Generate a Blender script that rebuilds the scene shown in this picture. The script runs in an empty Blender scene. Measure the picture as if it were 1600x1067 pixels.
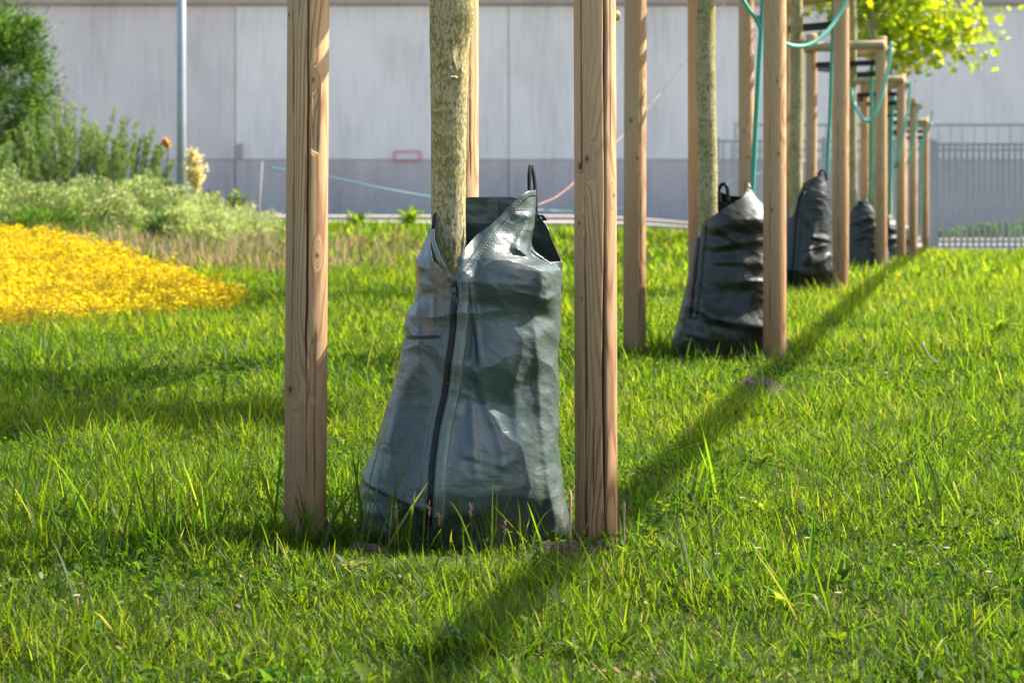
import bpy, math, random
import numpy as np
from mathutils import Vector
rng = np.random.default_rng(7)
random.seed(7)
S = bpy.context.scene
COL = S.collection
R = math.radians
# ------------------------------------------------------------------ camera, light
F = 3778.0           # focal length in pixels of the 1600 px wide photograph
CZ = 0.80            # camera height
HY = 290.0           # horizon row
cam_d = bpy.data.cameras.new('camera')
cam = bpy.data.objects.new('camera', cam_d)
COL.objects.link(cam)
cam.location = (0, 0, CZ)
cam.rotation_euler = (R(90), 0, 0)
cam_d.sensor_width = 36.0
cam_d.lens = 36.0 * F / 1600.0
cam_d.shift_y = -(533.5 - HY) / 1600.0
cam_d.clip_start = 0.05
cam_d.clip_end = 2000
cam_d.dof.use_dof = True
cam_d.dof.focus_distance = 5.15
cam_d.dof.aperture_fstop = 9.0
S.camera = cam

SUN_AZ, SUN_EL = R(70), R(46)       # azimuth to the right of the view direction
sdir = Vector((math.sin(SUN_AZ) * math.cos(SUN_EL), math.cos(SUN_AZ) * math.cos(SUN_EL), math.sin(SUN_EL)))
world = bpy.data.worlds.new('World')
S.world = world
world.use_nodes = True
wn = world.node_tree
bg = wn.nodes['Background']
sky = wn.nodes.new('ShaderNodeTexSky')
sky.sky_type = 'NISHITA'
sky.sun_disc = False
sky.sun_elevation = SUN_EL
sky.sun_rotation = SUN_AZ
sky.air_density = 1.0
sky.dust_density = 2.2
wn.links.new(sky.outputs[0], bg.inputs[0])
bg.inputs[1].default_value = 0.122
sun_d = bpy.data.lights.new('sun', 'SUN')
sun_d.energy = 4.7
sun_d.angle = R(0.5)
sun_d.color = (1.0, 0.93, 0.82)
sun = bpy.data.objects.new('sun', sun_d)
COL.objects.link(sun)
sun.rotation_euler = (-sdir).to_track_quat('-Z', 'Y').to_euler()
S.view_settings.view_transform = 'Standard'
S.view_settings.look = 'None'
S.view_settings.exposure = 1.28
S.view_settings.gamma = 1
S.render.engine = 'CYCLES'
S.cycles.use_denoising = True
S.cycles.max_bounces = 8
S.cycles.transparent_max_bounces = 4
S.cycles.caustics_reflective = False
S.cycles.caustics_refractive = False

# ------------------------------------------------------------------ helpers
def tag(o, label=None, cat=None, group=None, kind=None):
    if label: o['label'] = label
    if cat: o['category'] = cat
    if group: o['group'] = group
    if kind: o['kind'] = kind
    return o

def empty(name, loc):
    o = bpy.data.objects.new(name, None)
    COL.objects.link(o)
    o.location = loc
    o.empty_display_size = 0.1
    return o

def link(name, me, mat=None, parent=None, loc=None):
    o = bpy.data.objects.new(name, me)
    COL.objects.link(o)
    if mat: me.materials.append(mat)
    if loc is not None: o.location = loc
    if parent is not None:
        o.parent = parent
        # geometry and loc are given in world space: take the parent's place off
        o.location = Vector(o.location) - Vector(parent.location)
    return o

def mesh_np(name, V, F_, smooth=True, attrs=None):
    """V (n,3); F_ list of int arrays (each (m,k)) - fast mesh build"""
    me = bpy.data.meshes.new(name)
    V = np.asarray(V, dtype=np.float32)
    me.vertices.add(len(V))
    me.vertices.foreach_set('co', V.ravel())
    if not isinstance(F_, list): F_ = [F_]
    F_ = [f for f in F_ if len(f)]
    loops = np.concatenate([f.ravel() for f in F_]).astype(np.int32)
    tot = np.concatenate([np.full(len(f), f.shape[1]) for f in F_]).astype(np.int32)
    start = np.concatenate([[0], np.cumsum(tot)[:-1]]).astype(np.int32)
    me.loops.add(len(loops))
    me.loops.foreach_set('vertex_index', loops)
    me.polygons.add(len(tot))
    me.polygons.foreach_set('loop_start', start)
    me.polygons.foreach_set('loop_total', tot)
    me.polygons.foreach_set('use_smooth', np.full(len(tot), smooth))
    me.update(calc_edges=True)
    if attrs:
        for k, a in attrs.items():
            a = np.asarray(a, dtype=np.float32)
            if a.ndim == 1:
                at = me.attributes.new(k, 'FLOAT', 'POINT'); at.data.foreach_set('value', a)
            else:
                if a.shape[1] == 3: a = np.concatenate([a, np.ones((len(a), 1), np.float32)], 1)
                at = me.attributes.new(k, 'FLOAT_COLOR', 'POINT'); at.data.foreach_set('color', a.ravel())
    return me

class MB:
    """collects shapes into one mesh"""
    def __init__(s): s.V, s.F, s.n = [], {}, 0
    def add(s, V, F_):
        V = np.asarray(V, float); F_ = np.asarray(F_, int)
        s.V.append(V); s.F.setdefault(F_.shape[1], []).append(F_ + s.n); s.n += len(V)
    def box(s, a, b):
        (x0, y0, z0), (x1, y1, z1) = a, b
        V = [(x0,y0,z0),(x1,y0,z0),(x1,y1,z0),(x0,y1,z0),(x0,y0,z1),(x1,y0,z1),(x1,y1,z1),(x0,y1,z1)]
        s.add(V, [(0,3,2,1),(4,5,6,7),(0,1,5,4),(1,2,6,5),(2,3,7,6),(3,0,4,7)])
    def tube(s, P, r, k=10, cap=True, flat=1.0):
        P = np.asarray(P, float); n = len(P)
        r = np.full(n, r) if np.isscalar(r) else np.asarray(r, float)
        T = np.gradient(P, axis=0); T /= np.linalg.norm(T, axis=1)[:, None] + 1e-12
        up = np.array([0.0, 1.0, 0.02])
        U = np.cross(T, up); bad = np.linalg.norm(U, axis=1) < 1e-3
        U[bad] = np.cross(T[bad], [1, 0, 0]); U /= np.linalg.norm(U, axis=1)[:, None]
        W = np.cross(T, U)
        a = np.linspace(0, 2*np.pi, k, endpoint=False)
        V = P[:, None] + r[:, None, None] * (np.cos(a)[None, :, None]*U[:, None] + flat*np.sin(a)[None, :, None]*W[:, None])
        V = V.reshape(-1, 3)
        i = np.arange(n-1)[:, None]*k; j = np.arange(k)[None]; j2 = (j+1) % k
        Fq = np.stack([i+j, i+j2, i+k+j2, i+k+j], -1).reshape(-1, 4)
        base = s.n
        s.add(V, Fq)
        if cap:
            for ring, c in ((0, P[0]), (n-1, P[-1])):
                s.V.append(c[None]); ci = s.n; s.n += 1
                q = base + ring*k + np.arange(k); q2 = base + ring*k + (np.arange(k)+1) % k
                f = np.stack([np.full(k, ci), q2, q] if ring == 0 else [np.full(k, ci), q, q2], 1)
                s.F.setdefault(3, []).append(f)
    def build(s, name, mat, parent=None, loc=None, smooth=True, **kw):
        V = np.concatenate(s.V)
        if loc is not None: V = V - np.asarray(loc)
        elif parent is not None: loc = parent.location.copy(); V = V - np.asarray(loc)
        me = mesh_np(name, V, [np.concatenate(f) for f in s.F.values()], smooth, kw or None)
        return link(name, me, mat, parent, loc)

def hash3(i, j, k, s=0):
    n = (i.astype(np.int64)*73856093) ^ (j.astype(np.int64)*19349663) ^ (k.astype(np.int64)*83492791) ^ (s*2654435761)
    n = (n ^ (n >> 13)) * 1274126177
    n = n ^ (n >> 16)
    return (n & 0xffffff) / float(0xffffff)

def vnoise(x, y, z=0.0, s=0):
    x, y, z = np.broadcast_arrays(np.asarray(x, float), np.asarray(y, float), np.asarray(z, float))
    i, j, k = np.floor(x), np.floor(y), np.floor(z)
    u, v, w = x-i, y-j, z-k
    u, v, w = [t*t*t*(t*(6*t-15)+10) for t in (u, v, w)]
    i, j, k = i.astype(np.int64), j.astype(np.int64), k.astype(np.int64)
    def h(a, b, c): return hash3(i+a, j+b, k+c, s)
    x00 = h(0,0,0)*(1-u)+h(1,0,0)*u; x10 = h(0,1,0)*(1-u)+h(1,1,0)*u
    x01 = h(0,0,1)*(1-u)+h(1,0,1)*u; x11 = h(0,1,1)*(1-u)+h(1,1,1)*u
    return ((x00*(1-v)+x10*v)*(1-w) + (x01*(1-v)+x11*v)*w)*2-1

def fbm(x, y, z=0.0, o=4, s=0):
    t, a = 0, 1
    for q in range(o):
        t = t + a*vnoise(np.asarray(x)*2**q+q*17.3, np.asarray(y)*2**q-q*9.1, np.asarray(z)*2**q+3.7*q, s+q); a *= .5
    return t

def sstep(x, a, b):
    t = np.clip((np.asarray(x, float)-a)/(b-a), 0, 1)
    return t*t*(3-2*t)

def smooth_path(P, n=12):
    P = np.asarray(P, float); out = []
    Q = np.vstack([2*P[0]-P[1], P, 2*P[-1]-P[-2]])
    for i in range(1, len(Q)-2):
        p0, p1, p2, p3 = Q[i-1:i+3]
        for t in np.linspace(0, 1, n, endpoint=False):
            out.append(.5*((2*p1)+(-p0+p2)*t+(2*p0-5*p1+4*p2-p3)*t*t+(-p0+3*p1-3*p2+p3)*t**3))
    out.append(P[-1]); return np.array(out)

def at(px, py, Y):        # the world point the photograph shows at (px,py) at distance Y
    return np.array([(px-800)/F*Y, Y, CZ-(py-HY)/F*Y])

# ------------------------------------------------------------------ terrain
GK = [-20, 2, 5.15, 9.45, 13.7, 18.85, 23.3, 27.4, 32.8, 37, 60]
GZ = [-.78, -.76, -.736, -.663, -.60, -.664, -.746, -.834, -.91, -1.02, -1.05]
def xrow(Y): return .18 + .197*(np.asarray(Y, float)-5.15)
def road_z(X): return CZ - 0.60 - 0.42*sstep(X, 1.0, 7.5)
def ground(X, Y):
    X = np.asarray(X, float); Y = np.asarray(Y, float)
    z = sum(np.interp(Y+d, GK, GZ) for d in (-1.2, -.6, 0, .6, 1.2))/5 - .03
    s = np.maximum(xrow(Y)-X, 0)
    z = z + .40*(1-np.exp(-s/3.5))*sstep(Y, 10, 25)
    z = z + 0.12*np.exp(-((X+5.2)**2+(Y-18.6)**2)/12.0)
    z = z + .012*vnoise(X*1.3, Y*1.3, s=5)*sstep(Y, 2, 6) + .006*vnoise(X*4, Y*4, s=6)
    z = z + CZ
    zr = road_z(X) - .10
    return z*(1-sstep(Y, 33.5, 35.5)) + zr*sstep(Y, 33.5, 35.5)

# ------------------------------------------------------------------ materials
def mat(name):
    m = bpy.data.materials.new(name); m.use_nodes = True
    nt = m.node_tree; b = nt.nodes['Principled BSDF']
    return m, nt, b
def N(nt, t, **k):
    n = nt.nodes.new('ShaderNode'+t)
    for a, v in k.items(): setattr(n, a, v)
    return n
def ramp(nt, stops, fac=None):
    n = N(nt, 'ValToRGB'); e = n.color_ramp.elements
    while len(e) < len(stops): e.new(.5)
    for q, (p, c) in zip(e, stops): q.position = p; q.color = (*c, 1)
    if fac is not None: nt.links.new(fac, n.inputs[0])
    return n
def math_(nt, op, a, b=None, c=None):
    n = N(nt, 'Math', operation=op)
    for i, v in enumerate((a, b, c)):
        if v is None: continue
        if isinstance(v, (int, float)): n.inputs[i].default_value = v
        else: nt.links.new(v, n.inputs[i])
    return n.outputs[0]
def mixc(nt, fac, a, b, mode='MIX'):
    n = N(nt, 'Mix', data_type='RGBA', blend_type=mode)
    for i, v in ((0, fac), (6, a), (7, b)):
        if isinstance(v, (int, float)): n.inputs[i].default_value = v
        elif isinstance(v, tuple): n.inputs[i].default_value = (*v, 1)
        else: nt.links.new(v, n.inputs[i])
    return n.outputs[2]
def noise(nt, vec, scale, detail=3, rough=.5, dist=0):
    n = N(nt, 'TexNoise'); n.inputs['Scale'].default_value = scale; n.inputs['Detail'].default_value = detail
    n.inputs['Roughness'].default_value = rough; n.inputs['Distortion'].default_value = dist
    if vec is not None: nt.links.new(vec, n.inputs['Vector'])
    return n.outputs[0]
def mapping(nt, vec, scale=(1,1,1), loc=(0,0,0), rot=(0,0,0)):
    n = N(nt, 'Mapping'); n.inputs['Scale'].default_value = scale; n.inputs['Location'].default_value = loc
    n.inputs['Rotation'].default_value = rot
    nt.links.new(vec, n.inputs['Vector']); return n.outputs[0]
def bump(nt, h, strength, dist, nrm=None):
    n = N(nt, 'Bump'); n.inputs['Strength'].default_value = strength; n.inputs['Distance'].default_value = dist
    nt.links.new(h, n.inputs['Height'])
    if nrm is not None: nt.links.new(nrm, n.inputs['Normal'])
    return n.outputs[0]

def plain(name, col, rough=.6, metal=0, spec=.5, var=.15, scale=20):
    m, nt, b = mat(name)
    tc = N(nt, 'TexCoord').outputs['Object']
    f = noise(nt, tc, scale, 4)
    c = ramp(nt, [(.3, tuple(x*(1-var) for x in col)), (.7, tuple(min(1, x*(1+var)) for x in col))], f)
    nt.links.new(c.outputs[0], b.inputs['Base Color'])
    b.inputs['Roughness'].default_value = rough; b.inputs['Metallic'].default_value = metal
    b.inputs['Specular IOR Level'].default_value = spec
    nt.links.new(bump(nt, f, .2, .002), b.inputs['Normal'])
    return m

def leaf_mat(name, trans=.5, rough=.45, gloss=.35, tmul=(1.9, 1.7, .6)):
    """thin leaf: colour comes from the 'col' attribute"""
    m = bpy.data.materials.new(name); m.use_nodes = True; nt = m.node_tree
    nt.nodes.clear()
    out = N(nt, 'OutputMaterial')
    a = N(nt, 'Attribute', attribute_name='col')
    d = N(nt, 'BsdfDiffuse'); t = N(nt, 'BsdfTranslucent'); g = N(nt, 'BsdfGlossy')
    g.inputs['Roughness'].default_value = rough
    g.inputs['Color'].default_value = (.9, 1, .8, 1)
    nt.links.new(a.outputs[0], d.inputs[0])
    nt.links.new(mixc(nt, 1.0, a.outputs[0], tmul, 'MULTIPLY'), t.inputs[0])
    m1 = N(nt, 'MixShader'); m1.inputs[0].default_value = trans
    nt.links.new(d.outputs[0], m1.inputs[1]); nt.links.new(t.outputs[0], m1.inputs[2])
    m2 = N(nt, 'MixShader'); m2.inputs[0].default_value = gloss
    nt.links.new(m1.outputs[0], m2.inputs[1]); nt.links.new(g.outputs[0], m2.inputs[2])
    nt.links.new(m2.outputs[0], out.inputs[0])
    return m

# soil under the grass
M_soil, nt, b = mat('lawn_soil')
gp = N(nt, 'NewGeometry').outputs['Position']
f1 = noise(nt, gp, 3.0, 5, .6); f2 = noise(nt, gp, 60, 4, .7)
c1 = ramp(nt, [(.35, (.045, .055, .014)), (.6, (.075, .085, .02)), (.8, (.09, .075, .035))], f1).outputs[0]
c2 = ramp(nt, [(.3, (.03, .025, .012)), (.7, (.13, .14, .05))], f2).outputs[0]
nt.links.new(mixc(nt, .5, c1, c2), b.inputs['Base Color']); b.inputs['Roughness'].default_value = .95
b.inputs['Specular IOR Level'].default_value = .1
nt.links.new(bump(nt, f2, .6, .01), b.inputs['Normal'])

M_dirt, nt, b = mat('bare_soil')
gp = N(nt, 'NewGeometry').outputs['Position']
f2 = noise(nt, gp, 90, 5, .7)
c2 = ramp(nt, [(.3, (.035, .022, .014)), (.55, (.10, .065, .04)), (.75, (.22, .16, .11))], f2).outputs[0]
nt.links.new(c2, b.inputs['Base Color']); b.inputs['Roughness'].default_value = .95
nt.links.new(bump(nt, f2, .8, .006), b.inputs['Normal'])

M_grass = leaf_mat('grass_blade', .68, .50, .014, (2.8, 2.62, .75))
M_leaf = leaf_mat('leaf', .60, .5, .010, (2.2, 1.9, .5))
M_crown = leaf_mat('maple_leaf', .65, .4, .03, (2.6, 2.2, .5))
M_shrub = leaf_mat('shrub_leaf', .55, .5, .02, (2.0, 2.0, .9))
M_petal = leaf_mat('petal', .62, .7, .01, (1.1, 1.05, .8))

# turned softwood stakes
M_wood, nt, b = mat('stake_wood')
tc = N(nt, 'TexCoord').outputs['Object']
oi = N(nt, 'ObjectInfo').outputs['Random']
cmb = N(nt, 'CombineXYZ'); nt.links.new(math_(nt, 'MULTIPLY', oi, 37.0), cmb.inputs[2]); nt.links.new(math_(nt, 'MULTIPLY', oi, .02), cmb.inputs[0])
va = N(nt, 'VectorMath', operation='ADD'); nt.links.new(tc, va.inputs[0]); nt.links.new(cmb.outputs[0], va.inputs[1])
P = va.outputs[0]
low = N(nt, 'TexNoise'); low.inputs['Scale'].default_value = 1.0; low.inputs['Detail'].default_value = 2
nt.links.new(mapping(nt, P, (4, 4, 1.3)), low.inputs['Vector'])
sep = N(nt, 'SeparateXYZ'); nt.links.new(P, sep.inputs[0])
sc = N(nt, 'SeparateColor'); nt.links.new(low.outputs['Color'], sc.inputs[0])
xx = math_(nt, 'ADD', sep.outputs[0], math_(nt, 'MULTIPLY_ADD', sc.outputs[0], .07, -.02))
yy = math_(nt, 'ADD', sep.outputs[1], math_(nt, 'MULTIPLY_ADD', sc.outputs[1], .06, -.045))
rr = math_(nt, 'SQRT', math_(nt, 'ADD', math_(nt, 'MULTIPLY', xx, xx), math_(nt, 'MULTIPLY', yy, yy)))
wa = N(nt, 'Attribute', attribute_name='warp').outputs['Fac']
da = N(nt, 'Attribute', attribute_name='dark').outputs['Fac']
rr = math_(nt, 'ADD', rr, math_(nt, 'MULTIPLY', wa, .02))
fine = noise(nt, mapping(nt, P, (1, 1, .12)), 260, 3, .6)
fibre = noise(nt, mapping(nt, P, (1, 1, .02)), 900, 3, .6)
ph = math_(nt, 'ADD', math_(nt, 'MULTIPLY', rr, 1500.0), math_(nt, 'MULTIPLY', fine, 1.2))
ring = math_(nt, 'MULTIPLY_ADD', math_(nt, 'SINE', ph), .5, .5)
ring = math_(nt, 'POWER', ring, 1.6)
woodc = ramp(nt, [(0, (.70, .46, .24)), (.45, (.63, .39, .195)), (.8, (.48, .265, .125)), (1, (.38, .19, .085))], ring).outputs[0]
blot = noise(nt, mapping(nt, P, (9, 9, 2.2)), 1.0, 4, .6)
woodc = mixc(nt, ramp(nt, [(.4, (0,0,0)), (.72, (1,1,1))], blot).outputs[0], woodc, (.60, .40, .23))
fb = ramp(nt, [(.3, (.78, .76, .74)), (.7, (1.12, 1.1, 1.08))], fibre).outputs[0]
woodc = mixc(nt, 1.0, woodc, fb, 'MULTIPLY')
# darker foot of the stake: damp wood, with shade painted into the colour
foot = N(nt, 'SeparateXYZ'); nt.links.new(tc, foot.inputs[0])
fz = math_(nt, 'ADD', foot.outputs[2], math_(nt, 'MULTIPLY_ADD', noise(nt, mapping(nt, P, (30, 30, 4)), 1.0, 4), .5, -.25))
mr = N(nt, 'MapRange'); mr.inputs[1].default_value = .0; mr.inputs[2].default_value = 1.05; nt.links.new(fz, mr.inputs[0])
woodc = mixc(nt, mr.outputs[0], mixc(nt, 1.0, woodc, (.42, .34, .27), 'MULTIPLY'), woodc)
woodc = mixc(nt, da, woodc, (.05, .026, .014))
nt.links.new(woodc, b.inputs['Base Color']); b.inputs['Roughness'].default_value = .72
b.inputs['Specular IOR Level'].default_value = .3
hh = math_(nt, 'ADD', math_(nt, 'MULTIPLY', ring, -.5), fibre)
nt.links.new(bump(nt, hh, .5, .0012), b.inputs['Normal'])

# halfround rails, greener pressure-treated wood
M_rail, nt, b = mat('rail_wood')
tc = N(nt, 'TexCoord').outputs['Object']
f = noise(nt, mapping(nt, tc, (3, 30, 30)), 4, 4)
nt.links.new(ramp(nt, [(.3, (.33, .25, .12)), (.7, (.50, .40, .21))], f).outputs[0], b.inputs['Base Color']); b.inputs['Roughness'].default_value = .7

# young maple bark with lichen
M_bark, nt, b = mat('bark')
tc = N(nt, 'TexCoord').outputs['Object']
P = mapping(nt, tc, (1, 1, .55))
n1 = noise(nt, P, 22, 5, .6); n2 = noise(nt, P, 120, 5, .7)
vo = N(nt, 'TexVoronoi'); vo.inputs['Scale'].default_value = 170; nt.links.new(P, vo.inputs['Vector'])
vo.inputs['Randomness'].default_value = 1
base = ramp(nt, [(.3, (.15, .125, .030)), (.45, (.25, .21, .065)), (.6, (.34, .29, .11)), (.75, (.42, .36, .2))], n1).outputs[0]
n9 = noise(nt, P, 9, 4, .6)
msk = math_(nt, 'ADD', math_(nt, 'MULTIPLY_ADD', n9, 1.5, -.50), math_(nt, 'SUBTRACT', n2, vo.outputs['Distance']))
mk = ramp(nt, [(.12, (0,0,0)), (.42, (1,1,1))], msk).outputs[0]
colr = mixc(nt, math_(nt, 'MULTIPLY', mk, .85), base, ramp(nt, [(.3, (.40, .36, .19)), (.7, (.55, .50, .33))], n2).outputs[0])
pit = ramp(nt, [(.30, (1,1,1)), (.40, (0,0,0))], n2).outputs[0]
colr = mixc(nt, math_(nt, 'MULTIPLY', pit, .7), colr, (.10, .08, .03))
nt.links.new(colr, b.inputs['Base Color']); b.inputs['Roughness'].default_value = .85
b.inputs['Specular IOR Level'].default_value = .2
nt.links.new(bump(nt, math_(nt, 'ADD', n2, math_(nt, 'MULTIPLY', vo.outputs['Distance'], -.6)), .4, .002), b.inputs['Normal'])

def bag_mat(name, base, rough=.36, coat=.3):
    m, nt, b = mat(name)
    tc = N(nt, 'TexCoord').outputs['Object']
    n0 = noise(nt, tc, 7, 4, .6); n1 = noise(nt, tc, 40, 5, .65); n2 = noise(nt, tc, 300, 3, .6)
    c = ramp(nt, [(.3, tuple(x*.88 for x in base)), (.7, tuple(x*1.14 for x in base))], n1).outputs[0]
    # scuffs and dried water dirt
    scf = ramp(nt, [(.60, (0,0,0)), (.70, (1,1,1))], noise(nt, mapping(nt, tc, (1, 1, 3)), 70, 6, .75)).outputs[0]
    c = mixc(nt, math_(nt, 'MULTIPLY', scf, .35), c, (.30, .31, .25))
    c = mixc(nt, ramp(nt, [(.35, (0,0,0)), (.7, (.35,.35,.35))], n0).outputs[0], c, tuple(x*1.25 for x in base))
    dirt = N(nt, 'SeparateXYZ'); nt.links.new(tc, dirt.inputs[0])
    mr = N(nt, 'MapRange'); mr.inputs[1].default_value = .02; mr.inputs[2].default_value = .13
    nt.links.new(math_(nt, 'ADD', dirt.outputs[2], math_(nt, 'MULTIPLY_ADD', n1, .14, -.07)), mr.inputs[0])
    c = mixc(nt, math_(nt, 'MULTIPLY', math_(nt, 'SUBTRACT', 1.0, mr.outputs[0]), .5), c, (.09, .07, .045))
    nt.links.new(c, b.inputs['Base Color'])
    nt.links.new(math_(nt, 'ADD', math_(nt, 'MULTIPLY_ADD', n1, .22, rough-.11), math_(nt, 'MULTIPLY', scf, .15)), b.inputs['Roughness'])
    b.inputs['Specular IOR Level'].default_value = .6
    b.inputs['Coat Weight'].default_value = coat; b.inputs['Coat Roughness'].default_value = .25
    # woven tape structure + small creases
    w1 = N(nt, 'TexWave', wave_type='BANDS', bands_direction='Z'); w1.inputs['Scale'].default_value = 95; w1.inputs['Distortion'].default_value = .4
    w2 = N(nt, 'TexWave', wave_type='BANDS', bands_direction='X'); w2.inputs['Scale'].default_value = 95; w2.inputs['Distortion'].default_value = .4
    nt.links.new(tc, w1.inputs[0]); nt.links.new(tc, w2.inputs[0])
    wv = math_(nt, 'ADD', w1.outputs['Fac'], w2.outputs['Fac'])
    nb = bump(nt, wv, .16, .0004)
    cr = N(nt, 'TexNoise'); cr.inputs['Scale'].default_value = 26; cr.inputs['Detail'].default_value = 5; cr.inputs['Roughness'].default_value = .55
    nt.links.new(mapping(nt, tc, (1, 1, 2.2), (0, 0, 0), (0, .25, 0)), cr.inputs['Vector'])
    rid = math_(nt, 'ABSOLUTE', math_(nt, 'SUBTRACT', cr.outputs[0], .5))
    nb = bump(nt, rid, .24, .010, nb)
    nt.links.new(nb, b.inputs['Normal'])
    return m
M_bag1 = bag_mat('bag_tarp_grey_green', (.064, .092, .087), .33, .10)
M_seam = bag_mat('bag_seam_band', (.102, .138, .122), .38, .15)
M_bag2 = bag_mat('bag_tarp_dark', (.010, .016, .012), .44, .04)
M_black = plain('black_webbing', (.010, .010, .012), .45, 0, .25)
M_zip = plain('zipper_metal', (.10, .09, .085), .35, .7)
M_teeth = plain('zip_teeth_metal', (.07, .07, .07), .4, .6)
M_thread = plain('thread', (.42, .38, .26), .7)
M_strap = plain('black_tie_strap', (.016, .016, .018), .5, 0, .3)
M_hose = plain('teal_hose', (.025, .30, .22), .4, 0, .5, .12, 60)
M_hose2 = plain('pale_teal_hose', (.17, .55, .42), .45, 0, .5, .12, 60)
M_cord = plain('orange_cord', (.55, .27, .20), .6)
M_rope = plain('teal_rope', (.20, .40, .42), .6)
M_steel = plain('galvanised_steel', (.42, .46, .47), .42, .35, .5, .1, 4)
M_fence = plain('grey_fence_paint', (.30, .33, .33), .5, .1, .5, .12, 3)
M_red = plain('red_frame', (.62, .20, .22), .5)
M_caster = plain('shadow_caster_pipe', (.3, .35, .4), .5)
M_twig = plain('twig', (.16, .11, .06), .8)
M_pale = plain('pale_stake', (.5, .42, .38), .7)

def wall_mat(name, base, warm=0):
    m, nt, b = mat(name)
    gp = N(nt, 'NewGeometry').outputs['Position']
    a = noise(nt, mapping(nt, gp, (1, 1, .5)), .9, 6, .62); c = noise(nt, mapping(nt, gp, (5, 5, .35)), 2.2, 5, .6)
    f = noise(nt, gp, 40, 4, .6)
    k = math_(nt, 'ADD', math_(nt, 'MULTIPLY', a, .6), math_(nt, 'MULTIPLY', c, .4))
    cc = ramp(nt, [(.35, tuple(x*.80 for x in base)), (.52, base), (.68, tuple(min(1, x*1.10) for x in base))], k).outputs[0]
    cc = mixc(nt, .12, cc, ramp(nt, [(.3, (0, 0, 0)), (.7, (1, 1, 1))], f).outputs[0], 'OVERLAY')
    nt.links.new(cc, b.inputs['Base Color']); b.inputs['Roughness'].default_value = .85
    nt.links.new(bump(nt, f, .3, .004), b.inputs['Normal'])
    return m
M_wallA = wall_mat('concrete_panel_pale', (.71, .695, .665))
M_wallB = wall_mat('concrete_panel_grey', (.60, .575, .555))
M_plinth = wall_mat('concrete_plinth', (.46, .435, .425))
M_cop = wall_mat('brownish_cornice', (.38, .33, .30))
M_road = wall_mat('asphalt', (.33, .30, .265))
M_kerb = wall_mat('kerb_stone', (.36, .33, .28))
M_pave = wall_mat('paving', (.40, .36, .31))

# ------------------------------------------------------------------ ground, road, wall
def sheet(name, xs, ys, zf, m, kind='structure'):
    X, Y = np.meshgrid(xs, ys); Z = zf(X, Y)
    V = np.stack([X, Y, Z], -1).reshape(-1, 3); nx = len(xs)
    i = (np.arange(len(ys)-1)[:, None]*nx + np.arange(nx-1)[None]).ravel()
    o = link(name, mesh_np(name, V, np.stack([i, i+1, i+nx+1, i+nx], 1)), m)
    return tag(o, kind=kind)
xs = np.concatenate([[-300, -80, -30, -18], np.arange(-12, 18, .16), [24, 36, 90, 300]])
ys = np.concatenate([[-60, -20, -6, -1], np.arange(1, 36.2, .16), [37, 38, 45, 60, 90, 200, 600]])
sheet('ground', xs, ys, ground, M_soil)
rx = np.concatenate([[-60, -20], np.arange(-10, 20, .5), [30, 60]])
sheet('road', rx, [35.9, 37, 39, 41.5, 44.0], lambda X, Y: road_z(X)-.03, M_road)
sheet('pavement', rx, [44.25, 47, 50.1], lambda X, Y: road_z(X)+.02, M_pave)
# kerb stones as one real step
kv = MB()
for (ya, yb, dz) in ((35.6, 35.9, .05), (44.0, 44.25, .035)):
    for a_, b_ in zip(rx[:-1], rx[1:]):
        za, zb = float(road_z(a_)), float(road_z(b_))
        V = [(a_,ya,za-.2),(b_,ya,zb-.2),(b_,yb,zb-.2),(a_,yb,za-.2),(a_,ya,za+dz),(b_,ya,zb+dz),(b_,yb,zb+dz),(a_,yb,za+dz)]
        kv.add(V, [(0,3,2,1),(4,5,6,7),(0,1,5,4),(1,2,6,5),(2,3,7,6),(3,0,4,7)])
tag(kv.build('kerb', M_kerb, smooth=False), kind='structure')

bld = empty('warehouse', (0, 50, -.3))
tag(bld, 'long grey concrete panel building wall with darker plinth behind the lawn', 'building')
pw = 5.65
for k in range(-7, 9):
    x0 = -.07 + k*pw
    m = MB(); m.box((x0+.011, 50.0, CZ+.54), (x0+pw-.011, 50.3, CZ+3.70))
    m.build('wall_panel', M_wallB if k in (-2, -3, -4, 6) else M_wallA, bld, smooth=False)
    m = MB(); m.box((x0+.012, 49.96, -.9), (x0+pw-.012, 50.3, CZ+.52))
    m.build('plinth', M_plinth, bld, smooth=False)
m = MB(); m.box((-45, 50.04, -.9), (50, 50.34, CZ+3.75)); m.build('backing_wall', M_wallB, bld, smooth=False)
m = MB(); m.box((-45, 49.80, CZ+3.752), (50, 50.5, CZ+4.3)); m.build('cornice', M_cop, bld, smooth=False)
m = MB(); m.box((-45, 50.0, CZ+4.3), (50, 62, CZ+7)); m.build('upper_wall', M_wallA, bld, smooth=False)
m = MB()
p0, p1 = at(615, 253, 50), at(657, 236.5, 50)
t = .026
m.box((p0[0], 49.93, p0[2]), (p1[0], 49.96, p0[2]+t)); m.box((p0[0], 49.93, p1[2]-t), (p1[0], 49.96, p1[2]))
m.box((p0[0], 49.93, p0[2]+t), (p0[0]+t, 49.96, p1[2]-t)); m.box((p1[0]-t, 49.93, p0[2]+t), (p1[0], 49.96, p1[2]-t))
fr = m.build('sign_frame', M_red, smooth=False)
tag(fr, 'small empty red rectangular frame fixed low on the grey concrete wall', 'sign frame')
m = MB(); m.box((at(368,0,50)[0]+.03, 49.94, CZ+.55), (at(379,0,50)[0], 49.995, CZ+.85))
m.build('junction_box', M_cop, bld, smooth=False)

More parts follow.
